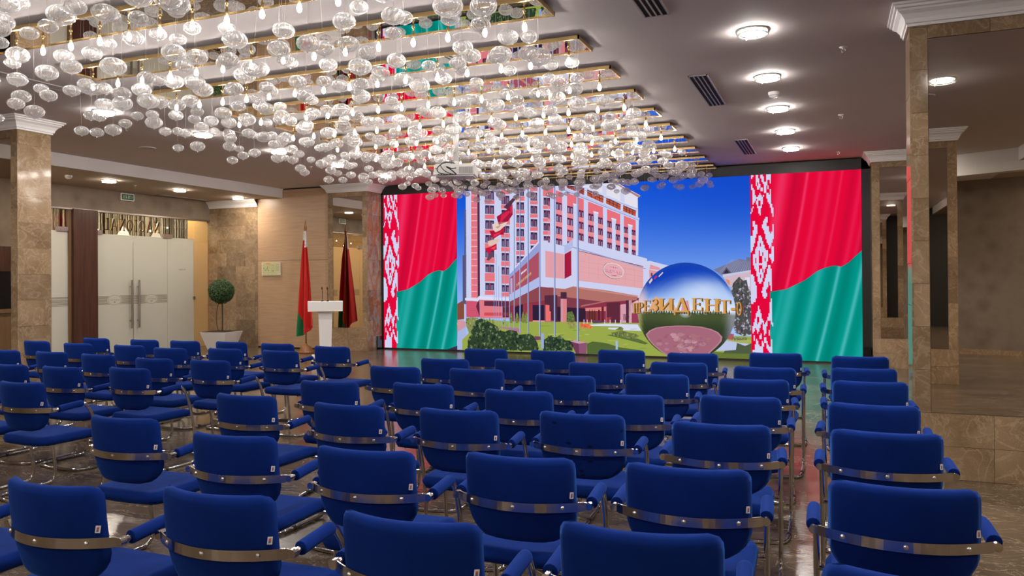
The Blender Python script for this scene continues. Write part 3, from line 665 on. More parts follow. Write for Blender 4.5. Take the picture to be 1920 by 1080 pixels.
[5,86,34,50,1417,688,1420,688,1421,716,1418,716],[5,86,34,50,1371,722,1435,694,1435,696,1371,725],[5,70,40,70,1372,735,1436,705,1436,709,1372,739],
[4,186,196,236,1044,837,1452,661,1453,672,1044,848],[5,120,120,175,1044,835,1450,660,1450,662,1044,838],[5,120,130,180,1173,821,1449,714,1449,716,1173,823],
[4,203,208,240,1435,490,1445,488,1446,716,1436,713],[3,230,112,124,977,575,1006,569,1008,846,979,851],[3,230,112,124,1020,569,1054,556,1056,816,1021,830],
[3,230,112,124,1080,561,1130,570,1131,793,1082,813],[3,230,112,124,1142,575,1168,569,1170,776,1143,787],[3,230,112,124,1191,557,1268,542,1269,733,1192,765],
[3,230,112,124,1289,531,1355,517,1357,694,1290,723],[3,230,112,124,1374,508,1433,493,1434,662,1375,687],[4,203,208,240,990,505,1018,500,1021,798,991,805],
[5,222,226,246,990,802,1022,794,1023,802,989,810],[4,203,208,240,1114,502,1139,497,1142,748,1115,755],[5,222,226,246,1114,752,1143,744,1144,751,1113,759],
[4,203,208,240,1221,500,1242,495,1244,704,1221,711],[5,222,226,246,1220,708,1245,700,1246,708,1219,716],[4,203,208,240,1314,498,1333,493,1335,667,1314,674],
[5,222,226,246,1313,671,1336,664,1337,671,1312,679],[4,203,208,240,1397,496,1414,491,1417,634,1397,640],[5,222,226,246,1396,637,1418,630,1419,638,1395,645],
[4,232,140,150,977,727,990,724,990,749,977,752],[6,64,42,84,978,752,989,749,989,785,978,788],[7,150,50,80,981,751,986,750,986,786,981,787],
[7,150,140,175,981,777,979,777,979,752,981,753],[7,150,140,175,988,774,986,773,986,751,988,750],[4,232,140,150,977,663,990,660,990,686,977,689],
[6,64,42,84,978,689,989,686,989,722,978,725],[7,150,50,80,981,687,986,687,986,723,981,723],[7,150,140,175,981,714,979,713,979,689,981,690],
[7,150,140,175,988,711,986,710,986,687,988,687],[4,232,140,150,976,600,989,597,990,623,976,626],[6,64,42,84,977,626,989,623,989,659,978,662],
[7,150,50,80,980,624,986,624,986,660,981,660],[7,150,140,175,981,651,979,650,978,626,980,627],[7,150,140,175,988,648,986,647,986,624,988,624],
[6,64,42,84,977,562,988,559,988,595,977,598],[7,150,50,80,980,561,985,561,985,597,980,597],[7,150,140,175,980,588,978,587,978,562,980,564],
[7,150,140,175,987,585,985,584,985,561,987,561],[4,232,140,150,1020,710,1055,702,1055,724,1020,733],[6,64,42,84,1021,733,1054,724,1054,761,1021,770],
[7,150,50,80,1035,729,1040,728,1040,766,1035,766],[7,150,140,175,1024,734,1033,732,1033,758,1024,760],[7,150,140,175,1042,728,1051,726,1051,755,1042,756],
[4,232,140,150,1020,649,1054,640,1054,663,1020,671],[6,64,42,84,1021,671,1053,663,1053,700,1021,708],[7,150,50,80,1034,667,1040,667,1040,704,1035,704],
[7,150,140,175,1024,673,1032,671,1033,697,1024,698],[7,150,140,175,1042,667,1050,664,1050,693,1042,694],[4,232,140,150,1019,587,1054,579,1054,601,1019,610],
[6,64,42,84,1020,610,1053,601,1053,638,1021,647],[7,150,50,80,1034,605,1039,605,1039,642,1034,643],[7,150,140,175,1023,611,1032,609,1032,635,1023,636],
[7,150,140,175,1041,605,1050,603,1050,631,1041,633],[6,64,42,84,1020,548,1053,540,1053,577,1020,585],[7,150,50,80,1034,544,1039,544,1039,581,1034,581],
[7,150,140,175,1023,549,1032,548,1032,573,1023,574],[7,150,140,175,1041,544,1050,541,1050,570,1041,571],[4,232,140,150,1081,690,1113,682,1113,704,1081,712],
[6,64,42,84,1082,712,1112,704,1113,740,1082,748],[7,150,50,80,1095,708,1100,708,1100,744,1095,744],[7,150,140,175,1085,714,1093,712,1093,737,1085,738],
[7,150,140,175,1102,708,1109,706,1110,733,1102,734],[4,232,140,150,1081,630,1113,622,1113,644,1081,652],[6,64,42,84,1082,652,1112,644,1112,680,1082,688],
[7,150,50,80,1094,648,1099,648,1100,684,1095,684],[7,150,140,175,1085,654,1092,652,1093,676,1085,678],[7,150,140,175,1101,648,1109,646,1109,673,1102,674],
[4,232,140,150,1080,570,1113,562,1113,584,1080,592],[6,64,42,84,1081,592,1112,584,1112,620,1082,628],[7,150,50,80,1094,588,1099,588,1099,624,1094,624],
[7,150,140,175,1084,593,1092,592,1092,616,1085,618],[7,150,140,175,1101,588,1109,586,1109,613,1101,614],[6,64,42,84,1081,532,1111,524,1112,560,1081,568],
[7,150,50,80,1094,528,1099,528,1099,564,1094,564],[7,150,140,175,1084,533,1092,532,1092,556,1084,558],[7,150,140,175,1101,528,1108,526,1109,553,1101,554],
[4,232,140,150,1142,668,1169,661,1169,683,1142,690],[6,64,42,84,1143,690,1168,683,1169,718,1143,725],[7,150,50,80,1153,687,1158,686,1158,721,1153,721],
[7,150,140,175,1146,691,1151,690,1151,713,1146,714],[7,150,140,175,1160,686,1166,685,1166,710,1160,711],[4,232,140,150,1142,610,1169,603,1169,625,1142,631],
[6,64,42,84,1143,631,1168,625,1168,660,1143,666],[7,150,50,80,1153,628,1158,628,1158,663,1153,663],[7,150,140,175,1146,633,1151,631,1151,655,1146,656],
[7,150,140,175,1160,628,1165,626,1165,651,1160,653],[4,232,140,150,1141,551,1169,545,1169,566,1141,573],[6,64,42,84,1142,573,1168,566,1168,601,1142,608],
[7,150,50,80,1153,570,1158,570,1158,604,1153,605],[7,150,140,175,1145,574,1151,573,1151,596,1145,597],[7,150,140,175,1160,570,1165,568,1165,593,1160,594],
[6,64,42,84,1142,514,1168,508,1168,543,1142,549],[7,150,50,80,1152,511,1157,511,1157,546,1153,546],[7,150,140,175,1145,516,1150,514,1150,538,1145,539],
[7,150,140,175,1159,511,1165,510,1165,535,1159,536],[4,232,140,150,1192,650,1221,643,1221,663,1192,671],[6,64,42,84,1193,671,1220,663,1220,698,1194,705],
[7,150,50,80,1204,667,1209,667,1209,701,1204,701],[7,150,140,175,1196,672,1202,670,1202,693,1196,694],[7,150,140,175,1211,667,1217,665,1217,690,1211,691],
[4,232,140,150,1192,593,1220,586,1220,607,1192,614],[6,64,42,84,1193,614,1219,607,1220,641,1193,648],[7,150,50,80,1204,610,1209,610,1209,644,1204,644],
[7,150,140,175,1196,615,1202,613,1202,636,1196,637],[7,150,140,175,1211,610,1216,608,1217,633,1211,634],[4,232,140,150,1192,536,1220,529,1220,550,1192,557],
[6,64,42,84,1193,557,1219,550,1219,584,1193,591],[7,150,50,80,1203,553,1208,553,1209,587,1204,588],[7,150,140,175,1196,558,1202,556,1202,579,1196,581],
[7,150,140,175,1210,553,1216,551,1216,576,1210,577],[6,64,42,84,1192,500,1219,493,1219,527,1193,534],[7,150,50,80,1203,496,1208,496,1208,531,1203,531],
[7,150,140,175,1195,501,1201,500,1201,523,1196,524],[7,150,140,175,1210,496,1216,495,1216,519,1210,520],[4,232,140,150,1243,632,1268,626,1268,646,1243,653],
[6,64,42,84,1244,653,1267,646,1267,679,1244,685],[7,150,50,80,1253,650,1258,650,1258,682,1253,682],[7,150,140,175,1247,654,1251,652,1251,674,1247,675],
[7,150,140,175,1260,649,1264,648,1264,671,1260,672],[4,232,140,150,1242,577,1268,570,1268,591,1243,597],[6,64,42,84,1244,597,1267,591,1267,624,1244,630],
[7,150,50,80,1253,594,1258,594,1258,627,1253,627],[7,150,140,175,1246,599,1251,597,1251,619,1247,620],[7,150,140,175,1259,594,1264,593,1264,615,1260,616],
[4,232,140,150,1242,521,1267,515,1267,536,1242,542],[6,64,42,84,1243,542,1266,536,1267,569,1243,575],[7,150,50,80,1252,539,1257,539,1257,572,1253,572],
[7,150,140,175,1246,543,1251,542,1251,563,1246,564],[7,150,140,175,1259,539,1264,537,1264,560,1259,561],[6,64,42,84,1243,487,1266,481,1266,513,1243,519],
[7,150,50,80,1252,484,1257,484,1257,516,1252,516],[7,150,140,175,1246,488,1250,486,1250,508,1246,509],[7,150,140,175,1259,483,1263,482,1263,505,1259,506],
[4,232,140,150,1288,614,1314,608,1314,628,1289,634],[6,64,42,84,1290,634,1313,628,1313,660,1290,666],[7,150,50,80,1299,631,1304,631,1304,663,1299,663],
[7,150,140,175,1292,636,1297,634,1297,654,1293,656],[7,150,140,175,1306,631,1310,629,1310,651,1306,652],[4,232,140,150,1288,560,1314,554,1314,574,1288,580],
[6,64,42,84,1289,580,1313,574,1313,606,1289,612],[7,150,50,80,1299,577,1303,577,1304,609,1299,609],[7,150,140,175,1292,582,1297,580,1297,601,1292,602],
[7,150,140,175,1305,577,1310,576,1310,597,1305,598],[4,232,140,150,1288,506,1313,500,1313,520,1288,526],[6,64,42,84,1289,526,1312,520,1313,552,1289,558],
[7,150,50,80,1298,523,1303,523,1303,555,1298,555],[7,150,140,175,1292,528,1296,526,1296,547,1292,548],[7,150,140,175,1305,523,1310,522,1310,544,1305,545],
[6,64,42,84,1289,473,1312,467,1312,498,1289,504],[7,150,50,80,1298,470,1303,470,1303,501,1298,501],[7,150,140,175,1292,474,1296,472,1296,493,1292,494],
[7,150,140,175,1305,469,1309,468,1309,490,1305,491],[4,232,140,150,1332,599,1356,593,1356,614,1332,620],[6,64,42,84,1333,620,1355,614,1355,644,1333,649],
[7,150,50,80,1342,617,1346,617,1346,646,1342,647],[7,150,140,175,1336,621,1340,620,1340,638,1336,639],[7,150,140,175,1348,617,1352,615,1352,635,1348,636],
[4,232,140,150,1332,546,1355,541,1355,562,1332,567],[6,64,42,84,1333,567,1354,562,1355,591,1333,597],[7,150,50,80,1341,565,1346,564,1346,594,1341,594],
[7,150,140,175,1336,569,1339,567,1339,586,1336,587],[7,150,140,175,1348,564,1352,563,1352,583,1348,584],[4,232,140,150,1331,494,1355,488,1355,509,1331,515],
[6,64,42,84,1332,515,1354,509,1354,539,1333,545],[7,150,50,80,1341,512,1346,512,1346,542,1341,542],[7,150,140,175,1335,516,1339,515,1339,533,1335,534],
[7,150,140,175,1348,512,1351,511,1351,530,1348,531],[6,64,42,84,1332,462,1354,457,1354,487,1332,492],[7,150,50,80,1341,460,1345,460,1346,489,1341,489],
[7,150,140,175,1335,464,1339,462,1339,481,1335,482],[7,150,140,175,1347,460,1351,458,1351,478,1347,479],[4,232,140,150,1374,584,1397,578,1397,598,1374,604],
[6,64,42,84,1375,604,1396,598,1396,627,1375,633],[7,150,50,80,1383,601,1388,601,1388,630,1383,630],[7,150,140,175,1378,605,1381,604,1382,621,1378,622],
[7,150,140,175,1390,601,1393,600,1394,618,1390,619],[4,232,140,150,1374,533,1397,527,1397,547,1374,553],[6,64,42,84,1375,553,1396,547,1396,576,1375,582],
[7,150,50,80,1383,550,1388,550,1388,579,1383,579],[7,150,140,175,1378,554,1381,553,1381,570,1378,571],[7,150,140,175,1390,550,1393,549,1393,567,1390,568],
[4,232,140,150,1373,482,1396,476,1397,497,1374,502],[6,64,42,84,1374,502,1396,497,1396,525,1375,531],[7,150,50,80,1383,499,1387,499,1388,528,1383,528],
[7,150,140,175,1377,503,1381,502,1381,519,1377,520],[7,150,140,175,1389,499,1393,498,1393,516,1389,517],[6,64,42,84,1374,451,1395,446,1396,474,1374,480],
[7,150,50,80,1382,448,1387,448,1387,477,1383,477],[7,150,140,175,1377,452,1381,451,1381,468,1377,469],[7,150,140,175,1389,448,1393,447,1393,465,1389,466],
[4,232,140,150,1413,570,1434,565,1434,586,1413,591],[6,64,42,84,1414,591,1433,586,1433,612,1414,617],[7,150,50,80,1421,588,1426,588,1426,615,1421,615],
[7,150,140,175,1417,592,1419,591,1420,606,1417,607],[7,150,140,175,1428,588,1430,587,1430,603,1428,604],[4,232,140,150,1413,520,1434,515,1434,536,1413,541],
[6,64,42,84,1414,541,1433,536,1433,563,1414,568],[7,150,50,80,1421,539,1426,539,1426,565,1421,565],[7,150,140,175,1417,543,1419,541,1419,557,1417,558],
[7,150,140,175,1428,539,1430,538,1430,554,1428,555],[4,232,140,150,1412,471,1433,466,1434,487,1413,492],[6,64,42,84,1413,492,1433,487,1433,513,1414,518],
[7,150,50,80,1421,489,1425,489,1426,516,1421,516],[7,150,140,175,1416,493,1419,492,1419,507,1416,508],[7,150,140,175,1427,489,1430,488,1430,504,1427,505],
[6,64,42,84,1413,442,1432,437,1432,464,1413,469],[7,150,50,80,1420,440,1425,440,1425,466,1421,466],[7,150,140,175,1416,443,1419,442,1419,458,1416,459],
[7,150,140,175,1427,440,1430,439,1430,455,1427,456],[3,205,208,236,1482,282,1688,281,1689,411,1502,462,1483,460],[4,226,150,158,1500,422,1551,416,1551,428,1505,444],
[4,226,150,158,1500,372,1539,371,1543,410,1498,419],[5,80,70,110,1507,387,1515,387,1515,403,1507,403],[8,140,50,72,762,146,1482,154,1483,434,928,525,764,390,763,263],
[9,150,158,214,763,382,929,520,929,576,763,410],[10,205,212,244,763,402,929,564,929,576,763,410],[9,172,80,100,763,299,928,386,929,520,763,382],
[10,190,170,205,767,302,779,302,779,382,767,382],[10,190,170,205,788,313,794,313,794,404,788,404],[9,176,186,228,763,260,928,338,928,389,763,299],
[9,203,208,240,928,338,1065,325,1482,278,1489,473,1111,580,1066,544,929,576],[10,226,158,166,962,387,1063,377,1064,502,962,523],
[10,168,28,62,1065,377,1102,395,1102,521,1066,502],[10,178,186,226,1066,503,1111,534,1111,580,1066,544],[10,225,165,172,1141,367,1469,327,1470,436,1142,520],
[10,225,165,172,1146,388,1469,333,1470,437,1253,493,1147,493],[11,125,40,70,1142,517,1470,433,1470,436,1142,520],[11,214,140,152,1147,466,1470,410,1470,411,1147,467],
[11,214,140,152,1146,439,1470,384,1470,385,1146,440],[11,214,140,152,1146,413,1469,358,1469,359,1146,414],[11,214,140,152,1194,380,1195,379,1195,482,1194,482],
[11,214,140,152,1241,372,1242,371,1242,471,1241,471],[11,214,140,152,1287,364,1288,364,1289,459,1288,459],[11,214,140,152,1334,356,1335,356,1335,448,1334,448],
[11,214,140,152,1380,348,1381,348,1381,437,1380,437],[11,214,140,152,1425,340,1426,340,1427,427,1426,427],[11,150,160,205,1111,534,1483,421,1483,426,1111,540],
[10,178,112,106,1004,229,1154,236,1280,261,1436,271,1443,292,1280,319,1112,339,1067,326,1005,331],[11,128,60,74,1004,236,1144,229,1154,243,1261,262,1105,281,1004,291],
[11,200,140,128,1154,326,1440,285,1443,292,1112,339],[10,140,72,78,763,238,859,252,1004,274,1005,333,927,334,764,260],[12,112,52,48,1183,168,1231,169,1232,215,1183,215],
[12,220,130,128,1173,215,1280,216,1280,237,1173,229],[12,52,32,56,1019,162,1175,161,1176,227,1019,236],[12,190,110,130,1280,155,1379,156,1380,248,1280,239],
[12,222,175,190,1356,149,1382,147,1382,251,1356,248],[12,70,40,60,1368,170,1382,170,1382,202,1368,202],[12,150,60,90,1410,152,1443,152,1441,258,1411,258],
[12,215,190,205,1410,202,1448,248,1441,271,1408,253],[13,80,34,44,1195,168,1198,168,1199,222,1195,222],[13,80,34,44,1208,168,1212,168,1212,222,1208,222],
[13,80,34,44,1221,169,1224,169,1224,222,1221,222],[13,80,34,44,1241,169,1244,169,1245,222,1241,222],[13,80,34,44,1260,169,1264,169,1264,223,1261,223],
[14,74,42,62,1044,276,1076,275,1076,310,1044,310],[14,218,132,138,1043,155,1076,155,1076,275,1044,276],[14,196,160,180,1043,155,1054,155,1055,276,1044,276],
[14,96,42,60,1283,154,1351,155,1352,260,1284,257],[14,226,84,84,1283,154,1308,154,1308,188,1284,183],[14,84,42,62,1382,146,1410,146,1411,271,1382,269],
[14,222,170,180,1396,146,1410,146,1411,271,1397,269],[14,70,30,40,1241,169,1248,169,1249,222,1241,222],[14,100,40,50,1258,164,1270,164,1270,237,1258,237],
[13,84,44,64,956,156,990,156,1026,157,1026,295,957,293],[14,234,112,112,961,161,990,161,990,211,983,212,983,243,961,245],[12,46,32,56,891,164,954,165,954,243,891,243],
[12,46,32,56,792,173,837,174,837,247,792,233],[13,150,56,70,838,155,890,156,890,250,838,249],[13,232,150,165,891,155,1007,155,1007,164,891,164],
[3,206,86,112,511,176,590,177,577,263,511,263],[3,226,122,134,590,172,762,173,763,270,590,270],[4,98,40,66,569,233,590,177,589,270,577,256],
[4,96,46,70,616,237,757,233,763,263,616,263],[4,210,76,84,616,185,757,186,757,203,616,202],[4,90,44,62,722,177,762,178,762,233,722,233],
[5,216,222,246,504,266,577,261,590,270,764,263,764,276,586,290,577,276,504,279],[4,190,70,100,511,251,577,251,577,252,511,252],
[4,190,70,100,511,237,577,238,577,238,511,238],[4,190,70,100,511,224,577,224,577,225,511,225],[4,190,70,100,511,211,577,211,577,212,511,212],
[4,190,70,100,511,198,577,198,577,199,511,199],[4,190,70,100,511,184,577,185,577,186,511,185],
[15,152,168,74,486,0,1986,0,1987,104,1677,110,1477,159,760,157,602,167,486,53],
[16,214,218,238,1197,141,1346,141,1360,135,1294,133,1289,126,1375,121,1459,120,1440,152,1280,153,1192,147],[16,166,182,84,1242,52,1291,55,1280,59,1234,56],
[16,166,182,84,1372,50,1398,53,1387,57,1364,54],[16,138,156,66,1408,125,1443,128,1432,132,1400,130],[16,138,156,66,1094,123,1122,125,1110,129,1086,127],
[16,128,148,62,1111,114,1164,117,1153,121,1103,118],[16,128,148,62,954,40,978,42,966,46,946,44],[16,138,156,66,934,133,989,135,978,140,925,137],
[16,138,156,66,1332,29,1355,31,1344,35,1324,33],[16,138,156,66,1036,22,1076,25,1065,29,1028,26],[16,128,148,62,968,20,994,23,983,27,960,24],
[16,138,156,66,1043,92,1067,95,1056,99,1034,96],[16,166,182,84,1021,95,1073,98,1061,102,1012,99],[16,176,186,96,1226,55,1245,58,1234,62,1218,59],
[16,128,148,62,1359,83,1388,86,1377,90,1351,87],[16,166,182,84,1151,115,1178,117,1167,122,1142,119],[16,128,148,62,1436,98,1468,101,1457,105,1428,102],
[16,166,182,84,1085,67,1102,70,1091,74,1076,72],[16,166,182,84,1293,66,1348,69,1338,73,1285,70],[16,176,186,96,1322,32,1376,35,1365,39,1314,36],
[16,128,148,62,1175,33,1202,36,1191,40,1167,37],[16,176,186,96,922,45,974,48,962,52,913,49],[16,176,186,96,875,20,897,23,885,27,867,25],
[16,176,186,96,1175,94,1198,96,1187,100,1167,98],[16,176,186,96,1421,77,1450,80,1439,84,1413,81],[16,176,186,96,1047,41,1091,44,1080,48,1039,45],
[16,128,148,62,1464,121,1482,123,1471,127,1456,125],[16,176,186,96,872,45,905,47,893,52,864,49],[16,166,182,84,1140,87,1159,89,1148,93,1132,91],
[16,138,156,66,1349,100,1374,102,1363,106,1341,104],[16,128,148,62,1247,46,1267,49,1257,53,1238,51],[16,138,156,66,1089,128,1124,130,1113,134,1081,132],
[16,128,148,62,1138,20,1191,23,1180,27,1130,24],[16,176,186,96,1442,61,1471,64,1460,68,1434,65],[16,128,148,62,1038,87,1061,90,1050,94,1029,91],
[16,128,148,62,1361,78,1385,80,1374,84,1353,82],[16,176,186,96,1389,118,1424,120,1414,124,1381,122],[16,166,182,84,893,39,926,41,914,46,884,43],
[16,176,186,96,1324,96,1369,99,1358,103,1316,100],[16,176,186,96,1369,108,1425,111,1414,115,1361,112],[16,166,182,84,1441,100,1464,103,1453,107,1433,105],
[16,176,186,96,1151,46,1182,49,1171,53,1143,50],[16,176,186,96,1144,41,1188,44,1177,48,1136,45],[16,128,148,62,1073,60,1121,63,1110,67,1065,64],
[16,128,148,62,1074,37,1128,40,1117,44,1066,41],[16,138,156,66,1451,32,1488,34,1477,38,1444,36],[16,176,186,96,980,91,1034,94,1022,98,971,95],
[17,84,104,54,1182,0,1467,2,1468,24,1346,38,1279,57,1211,63,1182,51],[17,90,110,58,1374,78,1477,54,1491,61,1440,83,1393,83,1318,100,1282,97],
[18,112,60,88,1103,40,1123,0,1179,0,1182,56,1118,66,1086,61],[19,200,150,170,1138,50,1183,57,1118,66,1086,62],[19,140,84,112,1140,0,1179,0,1182,56,1139,50],
[18,170,120,150,697,124,809,104,816,86,819,116,807,123,697,128],[18,120,70,98,900,60,934,65,934,81,900,83],[21,168,184,232,673,151,675,151,676,322,673,322],
[22,84,94,140,674,151,675,151,676,322,675,322],[21,168,184,232,685,148,688,148,689,509,686,509],[22,84,94,140,687,148,688,148,689,509,688,509],
[21,168,184,232,699,140,702,140,703,447,700,447],[22,84,94,140,701,140,702,140,703,447,702,447],[21,168,184,232,716,132,719,132,721,391,717,391],
[22,84,94,140,718,132,719,132,721,391,720,391],[21,168,184,232,736,129,740,129,742,613,738,613],[22,84,94,140,738,129,740,129,742,613,741,613],
[21,168,184,232,759,127,763,127,765,640,761,640],[22,84,94,140,762,127,763,127,765,640,764,640],[21,168,184,232,786,122,791,122,794,745,789,745],
[22,84,94,140,789,122,791,122,794,745,792,745],[21,168,184,232,818,97,824,97,828,848,822,848],[22,84,94,140,822,97,824,97,828,848,826,848],
[21,168,184,232,863,95,870,95,874,846,866,846],[22,84,94,140,867,95,870,95,874,846,871,846],[21,168,184,232,926,85,934,85,938,850,930,851],
[22,84,94,140,931,85,934,85,938,850,935,851],[21,168,184,232,1007,84,1015,84,1019,851,1011,851],[22,84,94,140,1012,84,1015,84,1019,851,1016,851],
[21,168,184,232,1129,62,1139,62,1143,851,1133,851],[22,84,94,140,1135,62,1139,62,1143,851,1140,851],[22,160,185,230,1329,26,1340,26,1340,68,1329,68],
[22,150,170,215,937,20,951,20,952,99,937,99],[20,225,225,240,1165,150,1168,150,1169,172,1165,172],[20,225,225,240,1182,151,1185,151,1185,172,1182,172],
[20,225,225,240,1204,151,1207,151,1207,172,1204,172],[20,225,225,240,1273,151,1276,151,1276,173,1273,173],[20,225,225,240,1300,152,1303,152,1303,173,1300,173],
[20,225,225,240,1327,152,1330,152,1330,173,1327,173],[20,225,225,240,1354,152,1357,152,1357,173,1354,173],[20,84,70,96,1217,154,1265,157,1251,166,1227,168,1207,161],
[23,84,52,74,760,738,785,776,805,796,822,813,820,832,785,801,732,755],[23,232,196,186,820,778,821,823,810,812,793,778],
[23,160,22,62,704,663,757,680,784,714,783,769,740,734,692,706],[23,232,204,194,671,641,684,624,709,633,739,655,755,678,704,677,666,667],
[23,176,22,58,661,606,673,590,709,610,733,611,733,653,709,633,674,634,651,632],[23,224,190,176,645,555,663,553,704,573,709,591,684,589,640,579],
[23,200,28,62,645,511,658,527,692,533,691,566,658,550,622,540],[23,106,68,88,632,481,645,476,673,499,673,522,653,523,637,490],
[24,210,40,76,709,670,740,697,772,730,760,735,720,716],[24,214,46,80,772,714,780,728,781,765,770,756],[24,190,160,150,699,643,724,665,684,652],
[24,220,48,78,673,597,709,614,729,641,709,624,674,615],[24,236,80,96,678,534,690,554,658,541],[22,236,230,240,829,400,833,403,833,414,829,410],
[22,236,230,240,835,405,840,408,840,419,835,415],[22,236,230,240,842,410,846,413,846,423,842,420],[22,236,230,240,848,415,853,418,853,428,848,425],
[22,236,230,240,855,420,859,423,859,433,855,430],[22,206,176,120,802,337,804,339,804,354,802,352],[22,206,176,120,806,341,808,342,808,355,806,354],
[22,206,176,120,802,348,808,353,808,355,802,351],[22,206,176,120,811,344,814,346,814,361,811,359],[22,206,176,120,815,348,818,350,818,363,815,361],
[22,206,176,120,811,355,818,360,818,363,811,358],[22,206,176,120,821,352,823,353,823,368,821,366],[22,206,176,120,825,355,827,357,827,370,825,368],
[22,206,176,120,821,363,827,367,827,370,821,365],[22,206,176,120,830,359,833,361,833,375,830,374],[22,206,176,120,834,363,837,364,837,377,834,375],
[22,206,176,120,830,370,837,374,837,377,830,373],[22,206,176,120,840,366,842,368,842,383,840,381],[22,206,176,120,844,370,846,372,846,384,844,383],
[22,206,176,120,840,377,846,382,846,384,840,380],[22,206,176,120,849,373,851,375,852,390,849,388],[22,206,176,120,853,377,855,379,856,392,853,390],
[22,206,176,120,849,384,855,389,856,392,849,387],[22,206,176,120,858,381,861,382,861,397,858,395],[22,206,176,120,862,384,865,386,865,399,862,397],
[22,206,176,120,858,392,865,396,865,399,858,394],[22,206,176,120,868,388,870,390,870,404,868,403],[22,206,176,120,872,391,874,393,874,406,872,404],
[22,206,176,120,868,399,874,403,874,406,868,402],[22,206,176,120,877,395,880,397,880,412,877,410],[22,206,176,120,881,399,884,400,884,413,881,412],
[22,206,176,120,877,406,884,411,884,413,877,409],
[22,120,70,80,1373,403,1374,409,1372,415,1370,422,1366,428,1361,434,1356,439,1349,444,1342,448,1334,451,1325,454,1317,455,1309,456,1300,456,1293,454,1286,452,1280,449,1275,445,1271,440,1268,434,1267,429,1267,422,1268,416,1270,410,1274,404,1279,398,1285,392,1292,387,1299,383,1307,380,1315,377,1324,376,1332,375,1340,376,1348,377,1354,380,1360,383,1365,387,1369,392,1372,397],
[23,222,210,206,1373,404,1374,410,1372,416,1370,422,1366,428,1362,433,1356,439,1349,444,1342,448,1334,451,1326,453,1318,455,1310,456,1302,455,1294,454,1288,452,1282,448,1277,444,1273,440,1270,435,1269,429,1269,423,1270,417,1272,411,1276,404,1281,399,1287,393,1293,389,1301,385,1308,381,1317,379,1325,377,1333,377,1341,377,1348,379,1355,381,1361,384,1366,388,1369,393,1372,398],
[24,226,168,180,1369,404,1369,410,1368,415,1366,421,1362,426,1358,431,1353,436,1347,440,1340,444,1333,447,1325,449,1318,451,1310,451,1303,451,1296,450,1290,448,1284,445,1280,442,1276,438,1274,433,1273,428,1273,422,1274,417,1276,411,1280,406,1284,401,1289,396,1296,391,1302,388,1310,385,1317,383,1325,381,1332,381,1339,381,1346,382,1352,384,1358,387,1362,390,1366,394,1368,399],
[25,130,40,70,1305,437,1304,437,1303,435,1304,433,1305,433,1306,435],[25,130,40,70,1314,435,1312,435,1312,434,1312,432,1314,432,1315,433],
[25,130,40,70,1323,434,1321,434,1320,432,1321,430,1323,430,1324,432],[25,130,40,70,1332,432,1330,432,1329,430,1330,428,1332,428,1333,430],
[25,130,40,70,1340,431,1339,431,1338,429,1339,427,1340,427,1341,429],[3,206,182,196,1875,336,1977,280,1978,413,1846,386],
[4,118,120,152,1846,387,1978,406,1978,450,1925,465,1805,416],[5,196,200,228,1848,381,1978,406,1978,413,1846,392],[5,150,152,182,1821,394,1823,394,1892,463,1889,463],
[5,150,152,182,1833,396,1835,396,1898,462,1896,462],[5,150,152,182,1844,397,1847,397,1905,461,1903,461],[5,150,152,182,1856,398,1859,398,1912,460,1910,460],
[5,150,152,182,1868,399,1871,399,1918,459,1916,459],[5,150,152,182,1880,401,1882,400,1925,458,1923,458],[5,150,152,182,1891,402,1894,402,1932,456,1930,456],
[5,150,152,182,1903,403,1906,403,1938,455,1937,455],[5,150,152,182,1915,404,1917,404,1945,454,1944,454],[5,150,152,182,1926,405,1929,405,1951,453,1950,453],
[5,150,152,182,1938,407,1941,407,1958,452,1957,452],[5,150,152,182,1949,408,1952,408,1965,451,1964,451],[5,150,152,182,1961,409,1964,409,1971,450,1971,450],
[5,150,152,182,1973,410,1975,410,1978,449],[6,90,80,100,1862,395,1886,400,1864,426,1843,394],[7,52,46,60,1876,401,1864,417,1853,398],
[5,226,140,110,1866,354,1879,340,1879,364,1859,373],[6,220,220,240,1946,340,1969,335,1969,380,1947,377],[3,110,112,140,1954,451,1976,451,1976,472,1954,472],
[16,186,196,230,1818,33,1909,36,1976,46,1976,69,1909,75,1855,86,1809,36],[17,80,92,66,1846,20,1975,24,1976,74,1945,60,1909,73,1904,40,1853,35],
[16,170,176,90,1860,79,1976,72,1976,88,1846,95],[17,104,120,54,1782,0,1975,1,1975,24,1791,28],[18,170,90,100,1864,90,1891,86,1896,114,1869,118],
[40,92,58,34,1427,203,1432,203,1432,256,1427,256],[40,92,58,34,1441,203,1446,203,1446,256,1441,256],[40,92,58,34,1425,252,1448,252,1448,256,1425,256],
[40,92,58,34,1425,203,1433,203,1433,207,1425,206],[40,92,58,34,1439,203,1448,203,1448,207,1439,207],[41,130,86,44,1423,204,1428,204,1428,257,1424,257],
[41,130,86,44,1438,204,1442,204,1443,257,1438,257],[41,130,86,44,1422,253,1444,253,1444,257,1422,257],[41,130,86,44,1422,204,1430,204,1430,207,1422,207],
[41,130,86,44,1436,204,1444,204,1444,208,1436,207],[42,214,158,86,1420,206,1425,206,1425,258,1420,258],[42,214,158,86,1434,206,1439,206,1439,258,1434,258],
[42,214,158,86,1418,254,1441,254,1441,258,1418,258],[42,214,158,86,1418,206,1427,206,1427,209,1418,209],[42,214,158,86,1432,206,1441,206,1441,209,1432,209],
[40,92,58,34,1452,205,1458,205,1458,258,1452,258],[40,92,58,34,1449,205,1461,205,1461,209,1449,209],[40,92,58,34,1449,255,1462,255,1462,258,1449,258],
[40,92,58,34,1461,230,1466,231,1465,235,1461,232],[40,92,58,34,1466,231,1469,233,1467,237,1465,235],[40,92,58,34,1469,233,1472,236,1468,240,1467,237],
